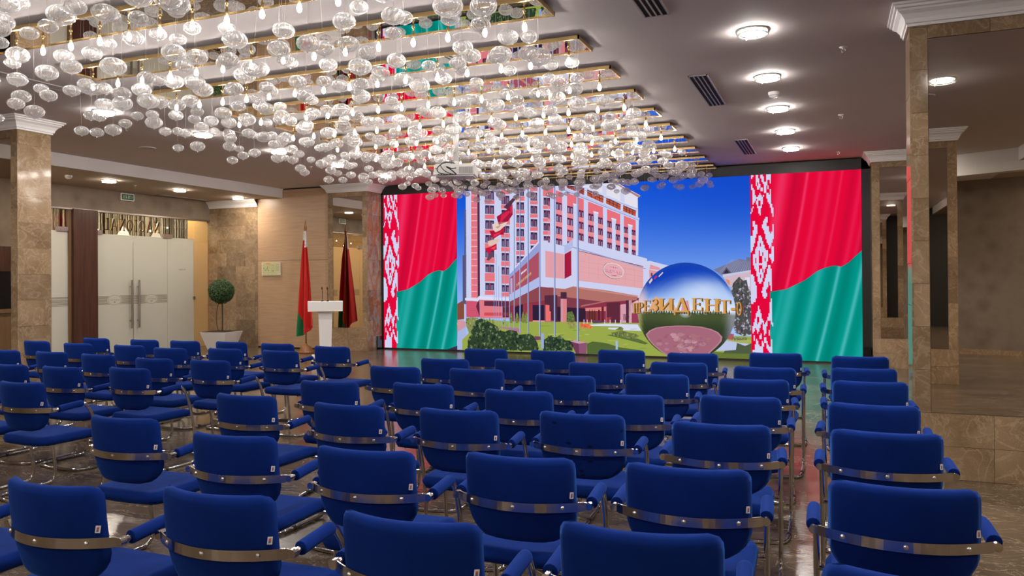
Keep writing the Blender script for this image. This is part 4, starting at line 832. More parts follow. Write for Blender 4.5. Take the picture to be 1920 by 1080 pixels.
[40,92,58,34,1472,236,1474,240,1469,242,1468,240],[40,92,58,34,1474,240,1475,244,1469,244,1469,242],[40,92,58,34,1475,244,1474,249,1469,246,1469,244],
[40,92,58,34,1474,249,1472,253,1468,248,1469,246],[40,92,58,34,1472,253,1469,256,1467,251,1468,248],[40,92,58,34,1469,256,1466,258,1465,254,1467,251],
[40,92,58,34,1466,258,1462,258,1462,256,1465,254],[40,92,58,34,1455,255,1462,255,1462,258,1455,258],[40,92,58,34,1455,229,1461,229,1461,232,1455,232],
[41,130,86,44,1449,206,1455,206,1455,259,1449,259],[41,130,86,44,1446,206,1458,206,1458,210,1446,210],[41,130,86,44,1446,256,1458,256,1458,259,1446,259],
[41,130,86,44,1458,231,1462,231,1461,236,1458,233],[41,130,86,44,1462,231,1466,234,1463,238,1461,236],[41,130,86,44,1466,234,1469,237,1465,241,1463,238],
[41,130,86,44,1469,237,1471,241,1465,243,1465,241],[41,130,86,44,1471,241,1471,245,1465,245,1465,243],[41,130,86,44,1471,245,1471,250,1465,247,1465,245],
[41,130,86,44,1471,250,1469,254,1465,249,1465,247],[41,130,86,44,1469,254,1466,257,1463,252,1465,249],[41,130,86,44,1466,257,1462,259,1461,255,1463,252],
[41,130,86,44,1462,259,1458,259,1458,257,1461,255],[41,130,86,44,1452,256,1458,256,1458,259,1452,259],[41,130,86,44,1452,230,1458,230,1458,233,1452,233],
[42,214,158,86,1445,208,1451,208,1452,261,1446,261],[42,214,158,86,1442,208,1454,208,1454,211,1442,211],[42,214,158,86,1442,258,1455,258,1455,261,1442,261],
[42,214,158,86,1455,232,1459,233,1458,237,1455,235],[42,214,158,86,1459,233,1462,235,1460,240,1458,237],[42,214,158,86,1462,235,1465,238,1461,242,1460,240],
[42,214,158,86,1465,238,1467,242,1462,245,1461,242],[42,214,158,86,1467,242,1468,247,1462,247,1462,245],[42,214,158,86,1468,247,1467,251,1462,248,1462,247],
[42,214,158,86,1467,251,1465,255,1461,251,1462,248],[42,214,158,86,1465,255,1463,258,1460,253,1461,251],[42,214,158,86,1463,258,1459,260,1458,256,1460,253],
[42,214,158,86,1459,260,1455,261,1455,258,1458,256],[42,214,158,86,1449,258,1455,258,1455,261,1449,261],[42,214,158,86,1448,232,1455,232,1455,235,1448,235],
[40,92,58,34,1481,210,1488,210,1488,268,1481,268],[40,92,58,34,1478,210,1508,210,1508,214,1478,214],[40,92,58,34,1478,265,1508,265,1508,268,1478,268],
[40,92,58,34,1485,239,1500,239,1500,242,1485,242],[40,92,58,34,1506,210,1509,211,1509,227,1506,227],[40,92,58,34,1506,253,1508,253,1508,268,1506,268],
[40,92,58,34,1499,233,1501,233,1501,247,1499,247],[41,130,86,44,1477,211,1485,211,1485,269,1478,269],[41,130,86,44,1474,211,1505,211,1505,215,1474,215],
[41,130,86,44,1475,266,1504,266,1504,269,1475,269],[41,130,86,44,1481,240,1497,240,1497,243,1481,243],[41,130,86,44,1503,211,1505,211,1505,228,1503,228],
[41,130,86,44,1502,254,1505,254,1505,269,1502,269],[41,130,86,44,1495,234,1497,234,1497,248,1495,248],[42,214,158,86,1474,213,1481,213,1481,270,1474,270],
[42,214,158,86,1471,213,1501,213,1501,216,1471,216],[42,214,158,86,1471,267,1501,267,1501,270,1471,270],[42,214,158,86,1478,241,1494,241,1494,245,1478,245],
[42,214,158,86,1499,213,1502,213,1502,229,1499,229],[42,214,158,86,1499,255,1501,255,1501,270,1499,270],[42,214,158,86,1492,236,1494,236,1494,250,1492,250],
[40,92,58,34,1521,262,1522,266,1518,270,1515,265],[40,92,58,34,1522,266,1526,269,1524,274,1518,270],[40,92,58,34,1526,269,1531,271,1531,275,1524,274],
[40,92,58,34,1531,271,1535,268,1538,273,1531,275],[40,92,58,34,1535,268,1538,264,1543,268,1538,273],[40,92,58,34,1538,264,1539,261,1545,262,1543,268],
[40,92,58,34,1539,261,1539,258,1545,256,1545,262],[40,92,58,34,1539,258,1537,255,1542,250,1545,256],[40,92,58,34,1537,255,1534,252,1536,246,1542,250],
[40,92,58,34,1534,252,1530,249,1530,245,1536,246],[40,92,58,34,1530,243,1535,240,1537,245,1530,247],[40,92,58,34,1535,240,1538,236,1543,241,1537,245],
[40,92,58,34,1538,236,1540,233,1547,235,1543,241],[40,92,58,34,1540,233,1540,230,1547,228,1547,235],[40,92,58,34,1540,230,1539,226,1544,222,1547,228],
[40,92,58,34,1539,226,1536,223,1538,217,1544,222],[40,92,58,34,1536,223,1531,219,1531,215,1538,217],[40,92,58,34,1531,219,1525,221,1523,216,1531,215],
[40,92,58,34,1525,221,1521,225,1517,219,1523,216],[40,92,58,34,1521,225,1519,228,1513,225,1517,219],[41,130,86,44,1517,263,1519,267,1515,271,1511,266],
[41,130,86,44,1519,267,1522,270,1521,275,1515,271],[41,130,86,44,1522,270,1527,271,1528,276,1521,275],[41,130,86,44,1527,271,1532,269,1534,274,1528,276],
[41,130,86,44,1532,269,1534,265,1539,269,1534,274],[41,130,86,44,1534,265,1536,262,1542,263,1539,269],[41,130,86,44,1536,262,1535,259,1541,257,1542,263],
[41,130,86,44,1535,259,1534,256,1538,251,1541,257],[41,130,86,44,1534,256,1531,252,1533,247,1538,251],[41,130,86,44,1531,252,1526,250,1526,246,1533,247],
[41,130,86,44,1526,244,1532,241,1534,246,1526,248],[41,130,86,44,1532,241,1535,237,1540,242,1534,246],[41,130,86,44,1535,237,1536,234,1543,236,1540,242],
[41,130,86,44,1536,234,1536,231,1543,229,1543,236],[41,130,86,44,1536,231,1535,227,1540,223,1543,229],[41,130,86,44,1535,227,1532,223,1535,218,1540,223],
[41,130,86,44,1532,223,1527,220,1528,216,1535,218],[41,130,86,44,1527,220,1521,222,1520,217,1528,216],[41,130,86,44,1521,222,1518,226,1513,220,1520,217],
[41,130,86,44,1518,226,1516,229,1509,226,1513,220],[42,214,158,86,1514,265,1516,268,1512,273,1508,267],[42,214,158,86,1516,268,1519,271,1518,276,1512,273],
[42,214,158,86,1519,271,1524,273,1524,277,1518,276],[42,214,158,86,1524,273,1528,270,1531,275,1524,277],[42,214,158,86,1528,270,1531,267,1536,271,1531,275],
[42,214,158,86,1531,267,1532,263,1538,265,1536,271],[42,214,158,86,1532,263,1532,261,1538,258,1538,265],[42,214,158,86,1532,261,1531,257,1535,253,1538,258],
[42,214,158,86,1531,257,1528,254,1529,249,1535,253],[42,214,158,86,1528,254,1523,251,1523,247,1529,249],[42,214,158,86,1523,245,1528,242,1530,248,1523,249],
[42,214,158,86,1528,242,1532,238,1536,244,1530,248],[42,214,158,86,1532,238,1533,235,1540,237,1536,244],[42,214,158,86,1533,235,1533,232,1540,230,1540,237],
[42,214,158,86,1533,232,1532,229,1537,224,1540,230],[42,214,158,86,1532,229,1529,225,1531,219,1537,224],[42,214,158,86,1529,225,1524,221,1524,217,1531,219],
[42,214,158,86,1524,221,1518,223,1517,218,1524,217],[42,214,158,86,1518,223,1514,227,1510,222,1517,218],[42,214,158,86,1514,227,1513,231,1506,228,1510,222],
[40,92,58,34,1557,216,1571,217,1571,278,1557,278],[40,92,58,34,1603,217,1617,217,1617,277,1603,277],[40,92,58,34,1568,220,1612,271,1606,274,1562,223],
[40,92,58,34,1551,216,1577,217,1577,220,1551,220],[40,92,58,34,1551,274,1577,274,1577,278,1551,278],[40,92,58,34,1597,217,1623,217,1623,220,1597,220],
[40,92,58,34,1597,274,1623,274,1623,277,1597,277],[41,130,86,44,1553,217,1568,217,1568,278,1554,279],[41,130,86,44,1599,218,1614,218,1614,278,1600,278],
[41,130,86,44,1565,221,1608,272,1602,275,1559,224],[41,130,86,44,1548,217,1573,217,1574,221,1548,221],[41,130,86,44,1548,275,1574,275,1574,278,1548,279],
[41,130,86,44,1594,218,1619,218,1619,221,1594,221],[41,130,86,44,1594,275,1620,275,1620,278,1594,278],[42,214,158,86,1550,219,1564,219,1565,280,1550,280],
[42,214,158,86,1596,219,1610,219,1611,280,1596,280],[42,214,158,86,1562,222,1605,273,1599,277,1556,225],[42,214,158,86,1544,219,1570,219,1570,223,1544,222],
[42,214,158,86,1545,276,1570,276,1571,280,1545,280],[42,214,158,86,1590,219,1616,219,1616,223,1590,223],[42,214,158,86,1591,276,1616,276,1616,280,1591,280],
[40,92,58,34,1637,214,1663,278,1657,281,1631,216],[40,92,58,34,1653,277,1676,213,1689,218,1666,282],[40,92,58,34,1624,211,1694,212,1694,219,1624,219],
[40,92,58,34,1625,198,1631,198,1631,215,1625,215],[40,92,58,34,1687,198,1694,198,1694,215,1687,215],[41,130,86,44,1634,215,1660,279,1653,282,1628,217],
[41,130,86,44,1650,278,1673,214,1686,219,1663,283],[41,130,86,44,1621,212,1691,213,1691,220,1621,220],[41,130,86,44,1621,198,1628,198,1628,216,1621,216],
[41,130,86,44,1684,199,1690,199,1690,216,1684,216],[42,214,158,86,1631,216,1656,280,1650,283,1624,219],[42,214,158,86,1647,279,1670,215,1683,220,1660,284],
[42,214,158,86,1618,214,1687,214,1688,221,1618,221],[42,214,158,86,1618,200,1624,200,1624,217,1618,217],[42,214,158,86,1681,200,1687,200,1687,218,1681,218],
[40,92,58,34,1713,219,1725,219,1725,280,1713,280],[40,92,58,34,1708,219,1757,219,1757,223,1709,223],[40,92,58,34,1709,276,1756,276,1756,280,1709,280],
[40,92,58,34,1719,249,1744,249,1744,253,1719,253],[40,92,58,34,1754,219,1758,219,1758,236,1754,236],[40,92,58,34,1753,264,1757,264,1757,280,1753,280],
[40,92,58,34,1741,243,1745,243,1745,258,1742,258],[41,130,86,44,1710,220,1721,220,1722,281,1710,281],[41,130,86,44,1705,220,1754,220,1754,224,1705,224],
[41,130,86,44,1706,277,1753,277,1753,281,1706,281],[41,130,86,44,1716,250,1741,250,1741,254,1716,254],[41,130,86,44,1750,220,1754,220,1755,237,1751,237],
[41,130,86,44,1750,265,1754,265,1754,281,1750,281],[41,130,86,44,1738,244,1742,244,1742,259,1738,259],[42,214,158,86,1707,221,1718,221,1719,282,1707,282],
[42,214,158,86,1702,221,1750,221,1750,225,1702,225],[42,214,158,86,1702,279,1750,279,1750,282,1702,282],[42,214,158,86,1713,251,1738,251,1738,255,1713,255],
[42,214,158,86,1747,221,1751,221,1751,239,1747,239],[42,214,158,86,1746,267,1750,267,1750,282,1746,282],[42,214,158,86,1735,246,1738,246,1739,260,1735,260],
[40,92,58,34,1772,214,1787,214,1787,276,1772,276],[40,92,58,34,1817,214,1831,214,1832,276,1817,276],[40,92,58,34,1780,244,1824,244,1824,249,1780,249],
[40,92,58,34,1765,214,1794,214,1794,217,1765,217],[40,92,58,34,1766,272,1794,272,1794,276,1766,276],[40,92,58,34,1810,214,1838,214,1838,218,1810,218],
[40,92,58,34,1810,272,1838,272,1838,276,1810,276],[41,130,86,44,1769,215,1784,215,1784,277,1769,277],[41,130,86,44,1813,215,1828,215,1828,277,1814,277],
[41,130,86,44,1776,245,1821,245,1821,250,1776,250],[41,130,86,44,1762,214,1790,215,1790,218,1762,218],[41,130,86,44,1762,273,1791,273,1791,277,1762,277],
[41,130,86,44,1807,215,1835,215,1835,219,1807,218],[41,130,86,44,1807,273,1835,273,1835,277,1807,277],[42,214,158,86,1766,216,1780,216,1781,279,1766,279],
[42,214,158,86,1810,216,1825,216,1825,278,1811,279],[42,214,158,86,1773,246,1818,246,1818,251,1773,251],[42,214,158,86,1759,216,1787,216,1787,220,1759,220],
[42,214,158,86,1759,275,1788,275,1788,279,1759,279],[42,214,158,86,1803,216,1832,216,1832,220,1804,220],[42,214,158,86,1804,275,1832,275,1832,278,1804,279],
[40,92,58,34,1854,207,1865,207,1865,271,1854,271],[40,92,58,34,1833,267,1886,267,1886,270,1833,271],[40,92,58,34,1849,207,1870,207,1870,210,1849,210],
[40,92,58,34,1833,253,1837,253,1837,271,1833,271],[40,92,58,34,1882,253,1886,253,1886,270,1883,271],[41,130,86,44,1851,207,1862,208,1862,271,1851,271],
[41,130,86,44,1830,268,1883,268,1883,271,1830,271],[41,130,86,44,1846,207,1866,208,1866,211,1846,211],[41,130,86,44,1830,254,1834,254,1834,271,1830,271],
[41,130,86,44,1879,254,1883,254,1883,271,1879,271],[42,214,158,86,1848,209,1859,209,1859,273,1848,273],[42,214,158,86,1827,269,1880,269,1880,273,1827,273],
[42,214,158,86,1843,209,1863,209,1863,213,1843,213],[42,214,158,86,1827,255,1831,255,1831,273,1827,273],[42,214,158,86,1876,255,1880,255,1880,273,1876,273],
[40,92,58,34,1889,222,1910,222,1910,234,1889,234],[41,130,86,44,1886,223,1907,223,1907,235,1886,235],[42,214,158,86,1882,224,1904,224,1904,236,1883,236],
[40,92,58,34,1937,231,1936,241,1932,238,1932,231],[40,92,58,34,1936,241,1935,250,1932,244,1932,238],[40,92,58,34,1935,250,1932,257,1930,250,1932,244],
[40,92,58,34,1932,257,1929,262,1928,255,1930,250],[40,92,58,34,1929,262,1926,263,1926,258,1928,255],[40,92,58,34,1926,263,1922,262,1923,255,1926,258],
[40,92,58,34,1922,262,1919,257,1921,250,1923,255],[40,92,58,34,1919,257,1917,250,1920,244,1921,250],[40,92,58,34,1917,250,1915,241,1919,238,1920,244],
[40,92,58,34,1915,241,1914,231,1919,231,1919,238],[40,92,58,34,1914,231,1915,221,1919,224,1919,231],[40,92,58,34,1915,221,1916,212,1920,217,1919,224],
[40,92,58,34,1916,212,1919,205,1921,211,1920,217],[40,92,58,34,1919,205,1922,200,1923,206,1921,211],[40,92,58,34,1922,200,1925,199,1925,203,1923,206],
[40,92,58,34,1925,199,1929,200,1928,206,1925,203],[40,92,58,34,1929,200,1932,205,1930,211,1928,206],[40,92,58,34,1932,205,1935,212,1931,217,1930,211],
[40,92,58,34,1935,212,1936,221,1932,224,1931,217],[40,92,58,34,1936,221,1937,231,1932,231,1932,224],[41,130,86,44,1934,232,1933,242,1929,239,1929,232],
[41,130,86,44,1933,242,1932,251,1928,245,1929,239],[41,130,86,44,1932,251,1929,258,1927,251,1928,245],[41,130,86,44,1929,258,1926,262,1925,256,1927,251],
[41,130,86,44,1926,262,1923,264,1923,259,1925,256],[41,130,86,44,1923,264,1919,262,1920,256,1923,259],[41,130,86,44,1919,262,1916,258,1918,251,1920,256],
[41,130,86,44,1916,258,1914,251,1917,245,1918,251],[41,130,86,44,1914,251,1912,242,1916,239,1917,245],[41,130,86,44,1912,242,1911,232,1916,232,1916,239],
[41,130,86,44,1911,232,1912,222,1916,225,1916,232],[41,130,86,44,1912,222,1913,213,1917,218,1916,225],[41,130,86,44,1913,213,1916,206,1918,212,1917,218],
[41,130,86,44,1916,206,1919,201,1920,207,1918,212],[41,130,86,44,1919,201,1922,200,1922,204,1920,207],[41,130,86,44,1922,200,1926,201,1925,207,1922,204],
[41,130,86,44,1926,201,1929,206,1927,212,1925,207],[41,130,86,44,1929,206,1931,213,1928,218,1927,212],[41,130,86,44,1931,213,1933,222,1929,225,1928,218],
[41,130,86,44,1933,222,1934,232,1929,232,1929,225],[42,214,158,86,1931,233,1930,243,1926,240,1926,233],[42,214,158,86,1930,243,1929,252,1925,247,1926,240],
[42,214,158,86,1929,252,1926,259,1924,253,1925,247],[42,214,158,86,1926,259,1923,264,1922,258,1924,253],[42,214,158,86,1923,264,1920,265,1920,261,1922,258],
[42,214,158,86,1920,265,1916,264,1917,258,1920,261],[42,214,158,86,1916,264,1913,259,1915,253,1917,258],[42,214,158,86,1913,259,1910,252,1914,247,1915,253],
[42,214,158,86,1910,252,1909,243,1913,240,1914,247],[42,214,158,86,1909,243,1908,233,1913,233,1913,240],[42,214,158,86,1908,233,1909,223,1913,226,1913,233],
[42,214,158,86,1909,223,1910,214,1914,220,1913,226],[42,214,158,86,1910,214,1913,207,1915,214,1914,220],[42,214,158,86,1913,207,1916,202,1917,209,1915,214],
[42,214,158,86,1916,202,1919,201,1919,206,1917,209],[42,214,158,86,1919,201,1923,202,1922,209,1919,206],[42,214,158,86,1923,202,1926,207,1924,214,1922,209],
[42,214,158,86,1926,207,1928,214,1925,220,1924,214],[42,214,158,86,1928,214,1930,223,1926,226,1925,220],[42,214,158,86,1930,223,1931,233,1926,233,1926,226],
[25,140,60,70,1279,418,1280,417,1280,426,1279,427],[25,140,60,70,1284,417,1285,416,1286,425,1285,425],[25,140,60,70,1290,415,1291,415,1291,424,1290,424],
[25,140,60,70,1303,412,1305,412,1305,421,1303,421],[25,140,60,70,1308,412,1309,411,1309,420,1308,420],[25,140,60,70,1314,410,1315,410,1315,419,1314,419],
[25,140,60,70,1319,417,1323,408,1323,408,1320,418],[25,140,60,70,1327,407,1328,407,1328,416,1327,416],[25,140,60,70,1337,406,1338,405,1338,414,1337,414],
[25,140,60,70,1340,404,1341,404,1341,413,1340,413],[25,140,60,70,1350,403,1351,402,1351,411,1350,411],[25,140,60,70,1354,402,1355,402,1355,410,1354,411],
[25,140,60,70,1360,401,1361,400,1361,409,1360,409],[25,150,50,80,1279,412,1313,405,1313,407,1279,414],[25,150,50,80,1337,400,1363,395,1363,396,1337,402],
[25,150,70,80,1319,390,1332,388,1338,392,1306,394],
]
for rec in ART:
    A.poly(rec[0], rec[1:4], [(rec[i], rec[i + 1]) for i in range(4, len(rec), 2)])
BLOBS = [[18,[136,142,84],[509,171,543,176,584,173,561,139,545,77,527,91,511,129],30,[[170,172,110],[100,108,62],[152,156,92]],5,1],[19,[48,66,46],[535,75,553,129,566,158,600,171,641,154,671,140,694,128,699,108,737,103,757,112,802,107,809,88,836,90,871,95,895,83,917,47,919,9,521,0,519,53],230,[[70,92,58],[36,52,40],[96,116,74],[52,74,52],[28,40,34],[120,138,98]],8,2],[19,[44,60,46],[938,47,953,66,982,84,1011,79,1044,85,1068,65,1092,64,1106,46,1105,14,948,10],110,[[70,92,58],[36,52,40],[96,116,74],[52,74,52],[28,40,34],[120,138,98]],7,3],[18,[116,134,66],[771,208,776,192,778,166,777,148,765,148,763,166,766,192],7,[[146,160,84],[86,104,52]],4,627],[18,[116,134,66],[804,206,810,190,813,164,811,148,796,148,794,164,798,190],7,[[146,160,84],[86,104,52]],4,693],[18,[116,134,66],[838,208,844,192,847,167,845,151,830,151,828,167,832,192],7,[[146,160,84],[86,104,52]],4,762],[18,[116,134,66],[857,210,862,194,864,168,863,151,850,151,848,168,852,194],7,[[146,160,84],[86,104,52]],4,800],[18,[116,134,66],[614,177,617,160,619,135,618,165,611,165,609,134,611,160],7,[[146,160,84],[86,104,52]],4,318],[18,[116,134,66],[631,172,635,156,637,130,635,153,626,153,624,130,627,156],7,[[146,160,84],[86,104,52]],4,350],[18,[116,134,66],[649,173,652,157,653,131,653,154,644,154,643,131,645,157],7,[[146,160,84],[86,104,52]],4,385],[18,[116,134,66],[667,173,671,157,673,131,672,154,663,154,662,131,664,157],7,[[146,160,84],[86,104,52]],4,422],[18,[116,134,66],[731,173,735,157,736,131,735,154,727,154,726,131,728,157],7,[[146,160,84],[86,104,52]],4,548],[18,[92,112,62],[1079,208,1104,213,1116,191,1120,163,1074,160,1075,191],20,[[60,80,50],[124,140,80]],4,7],[18,[150,150,84],[1077,153,1124,161,1129,135,1089,132],12,[[116,124,64],[176,170,100]],4,8],[18,[226,110,70],[1146,151,1188,153,1212,136,1202,127,1148,131],14,[[200,80,60],[236,150,80]],4,9],[18,[112,122,70],[1306,109,1356,119,1431,106,1447,93,1421,83,1318,93],40,[[70,84,50],[150,160,96],[90,104,60]],4,10],[18,[120,130,74],[1327,123,1356,140,1370,131,1365,119],6,[[84,98,56]],4,11],[18,[110,120,80],[1891,100,1954,99,1954,87,1896,84],10,[[150,156,110]],4,15],[20,[78,78,80],[1920,381,1940,363,1955,367,1962,326,1975,308,1976,115,1940,105,1905,119,1892,151,1903,202,1892,243,1884,308,1893,350],210,[[58,58,62],[150,152,168],[104,106,110],[180,182,200],[70,74,66],[128,92,96]],6,12]]
def inside(x, y, P):
    r = False
    for i in range(len(P)):
        (x1, y1), (x2, y2) = P[i], P[i - 1]
        if (y1 > y) != (y2 > y) and x < (x2 - x1) * (y - y1) / (y2 - y1) + x1: r = not r
    return r
for L, base, pts, n, cols, size, seed in BLOBS:
    P = [(pts[i], pts[i + 1]) for i in range(0, len(pts), 2)]; A.poly(L, base, P); rs = random.Random(seed); k = 0
    while k < n:
        x = rs.uniform(min(p[0] for p in P), max(p[0] for p in P)); y = rs.uniform(min(p[1] for p in P), max(p[1] for p in P))
        if not inside(x, y, P): continue
        k += 1; q = size * rs.uniform(.5, 1.3); a = rs.uniform(0, 6.28)
        A.poly(L + 1, rs.choice(cols), [(x + q * math.cos(a + t) * f, max(1, y + q * 1.2 * math.sin(a + t) * f)) for t, f in ((0, 1), (1.2, .5), (2.2, 1), (3.4, .55), (4.6, 1), (5.4, .5))])
# mirror ball of the picture: centre, radii in 4 mm units
BX, BY, BR = 1672, 219, 232
def ball(r, a):
    nx, ny = r * math.cos(a), r * math.sin(a)
    if ny > -0.03:
        c = lerp((176, 204, 246), (16, 62, 182), sstep(.25, .85, ny + .25 * max(0, -nx)))
        g = math.exp(-((nx - .35) ** 2 / .22 + (ny - .42) ** 2 / .06)); c = lerp(c, (214, 226, 250), .75 * g)
        c = lerp(c, (232, 236, 248), sstep(.28, .02, ny) * .8)
        c = lerp(c, (222, 196, 204), sstep(-.74, -.93, nx) * sstep(.98, .5, r * .5))
        c = lerp(c, (30, 70, 170), sstep(.9, 1.0, r) * sstep(.2, .7, ny))
    else:
        c = lerp((72, 84, 50), (50, 62, 40), sstep(-.1, -.4, ny)); c = lerp(c, (98, 108, 70), .5 * math.exp(-((nx + .1) ** 2 / .05 + (ny + .12) ** 2 / .02)))
        c = lerp(c, (160, 160, 180), sstep(.72, .95, nx) * .7); c = lerp(c, (150, 150, 96), sstep(-.86, -.97, nx))
    return (BX + BR * nx * 1.0, max(1, BY + BR * ny * 1.0), c)
A.grid(26, [2 * PI * i / 72 for i in range(73)][::-1], [0, .15, .3, .45, .6, .72, .82, .9, .95, 1.0], lambda a, r: ball(r, a))
for k in range(34):                              # row of reflected trees at the ball's horizon
    x = BX - 205 + k * 12.2; h = 10 + 9 * abs(math.sin(k * 2.3)); A.poly(27, (58, 74, 48) if k % 3 else (85, 96, 60), [(x, BY - 14), (x + 11, BY - 14), (x + 6, BY - 6 + h)])
for q, c in (([(BX - 105, BY + 2), (BX - 80, BY + 42), (BX - 52, BY + 30), (BX - 40, BY + 2)], (216, 176, 140)), ([(BX - 20, BY), (BX - 14, BY + 46), (BX + 14, BY + 52), (BX + 22, BY)], (216, 154, 160)), ([(BX - 175, BY + 4), (BX - 150, BY + 60), (BX - 140, BY + 72), (BX - 120, BY + 50), (BX - 90, BY + 6)], (224, 168, 120)),
             ([(BX - 150, BY + 158), (BX - 138, BY + 172), (BX - 134, BY + 166), (BX - 146, BY + 152)], (216, 40, 80)), ([(BX - 128, BY + 168), (BX - 108, BY + 188), (BX - 104, BY + 184), (BX - 124, BY + 164)], (224, 200, 192)), ([(BX - 175, BY + 140), (BX - 160, BY + 160), (BX - 156, BY + 150), (BX - 170, BY + 130)], (230, 196, 192))):
    A.poly(28, c, q)
DOME = [(5918, 412), (5987, 490), (6113, 549), (6305, 582), (6533, 597), (6759, 600), (6982, 585), (7166, 543), (7294, 488), (7375, 397), (7356, 313), (7274, 218), (7163, 113), (7071, 4), (6340, 4), (6207, 92), (6072, 204), (5976, 307)]
A.poly(29, (180, 128, 144), [(x / 4, y / 4) for x, y in DOME]); A.poly(30, (164, 104, 122), [(1662 + (x / 4 - 1662) * .95, 75 + (y / 4 - 75) * .94) for x, y in DOME])
rs = random.Random(4)
for k in range(60):
    a, r = rs.uniform(0, 6.28), rs.uniform(.1, .8); x, y = 1662 + 165 * r * math.cos(a), 72 + 68 * r * math.sin(a); q = rs.uniform(6, 20)
    if y - q * .6 > 1: A.poly(31, rs.choice(((176, 124, 136), (156, 96, 116), (192, 144, 154), (168, 112, 120))), [(x + q * math.cos(t), y + q * .55 * math.sin(t)) for t in (0, 1, 2, 3.1, 4.2, 5.2)])
# the two waving flags
EDGE = [(0, 311), (89, 311), (122, 318), (154, 323), (187, 340), (226, 359), (256, 380), (287, 405), (319, 419), (354, 428), (368, 427), (385, 423), (401, 431), (417, 442), (443, 468), (470, 493)]
def edge(u):
    for (a, b), (c_, d_) in zip(EDGE, EDGE[1:]):
        if u <= c_: return b + (d_ - b) * (u - a) / (c_ - a)
    return EDGE[-1][1]
FW = 470
def red(u, v):
    x = u + (VH - v) * .20; c = (228, 8, 56)
    for m0, wd, s_ in ((140, 26, .34), (196, 16, -.34), (222, 13, -.2), (246, 6, .42), (300, 10, .2), (350, 14, .14), (365, 8, -.1), (390, 5, .24), (438, 16, -.24), (470, 10, .16), (520, 20, -.3), (505, 9, .16), (560, 26, -.28), (600, 9, .14)):
        g = math.exp(-((x - m0 - 15 * math.sin(v / 300)) / wd) ** 2)
        c = lerp(c, (255, 120, 160) if s_ > 0 else (150, 10, 48), abs(s_) * g)
    return c
def green(u, v):
    x = u + (VH - v) * .20; c = (2, 152, 140)
    for m0, wd, s_ in ((200, 22, -.35), (232, 10, .2), (272, 24, .35), (318, 28, -.4), (372, 16, .35), (420, 24, -.45), (452, 7, .75), (490, 26, -.5), (545, 9, .7), (575, 24, -.3), (620, 20, .2)):
        g = math.exp(-((x - m0 - 12 * math.sin(v / 260)) / wd) ** 2)
        c = lerp(c, (110, 200, 205) if s_ > 0 else (0, 108, 96), abs(s_) * g)
    return c
# woven ornament of the flags: one row of twenty cells per entry, 1 = white
ROWS = [
419388,288572,29500,29476,20964,284896,276688,407248,198340,196804,198708,236860,261692,245276,222748,157196,9222,146438,268291,268291,530435,2049,1,96,224,197088,197056,
246721,115697,115185,246001,246011,229503,1022079,990335,990270,998974,931356,931596,818955,851843,585699,60899,257519,254959,222055,222051,222146,262080,123864,123800,
60732,27964,32316,816764,931452,933116,933116,989676,983532,1016292,1016772,1016708,1017728,1016768,1016768,1016192,983044,983044,786444,12,8204,8204,12300,28684,63516,
63516,38972,105532,106052,244422,259010,521088,451456,418192,278928,2320,137216,137600,164228,50628,50756,124516,130172,130108,523292,523276,523264,523264,523264,]
for f0 in (0, 1974):
    W_ = 458 if f0 == 0 else 470; k_ = W_ / FW
    us = [FW * i / 94 for i in range(95)]
    A.grid(2 if f0 == 0 else 44, us, [j / 30 for j in range(31)], lambda u, t: (f0 + u * k_, edge(u) + (VH - edge(u)) * t, red(u, edge(u) + (VH - edge(u)) * t)))
    A.grid(2 if f0 == 0 else 44, us, [j / 30 for j in range(31)], lambda u, t: (f0 + u * k_, edge(u) * t, green(u, edge(u) * t)))
    L = 3 if f0 == 0 else 45
    A.poly(L, (228, 8, 58), [(f0, 0), (f0 + 84 * k_, 0), (f0 + 84 * k_, 312), (f0 + 92 * k_, 400), (f0 + 86 * k_, 560), (f0 + 70 * k_, 850), (f0, 850)])
    cw = 102 / 20 * k_; chh = VH / 100
    for r, bits in enumerate(ROWS):
        k = 0
        while k < 20:
            if bits >> (19 - k) & 1:
                k2 = k
                while k2 < 20 and bits >> (19 - k2) & 1: k2 += 1
                A.poly(L + 1, (208, 210, 240), [(f0 + k * cw, VH - (r + 1) * chh), (f0 + k2 * cw, VH - (r + 1) * chh), (f0 + k2 * cw, VH - r * chh), (f0 + k * cw, VH - r * chh)]); k = k2
            else: k += 1
A.poly(46, (56, 48, 74), [(395, 0), (458, 0), (458, 22)])
vw = empty('video_wall', (SX0, SY, 0))
SWd, SHt = SX1 - SX0, SZ1
bz = MB()
bz.box(-.16, 0, -.03, .2, 0, SHt + .19).box(SWd, SWd + .14, -.03, .2, 0, SHt + .19).box(-.16, SWd + .14, -.03, .2, SHt, SHt + .19).box(-.16, SWd + .14, -.03, .2, 0, SZ0)
bz.build('bezel', M['black'], vw)
MB().box(0, SWd, .001, .2, SZ0, SHt).build('display_panel', M['black'], vw)
pic = A.build('picture', vw); pic.location = (0, -.001, SZ0)
MB().box(-.20, -.02, -.24, -.04, 0, .30).build('corner_box', M['gloss'], vw)
MB().box(SWd + .01, SWd + .13, -.2, -.04, 0, .32).build('corner_box', M['gloss'], vw)
tag(vw, 'huge black-framed video wall showing two red and green flags and a hotel', 'screen')

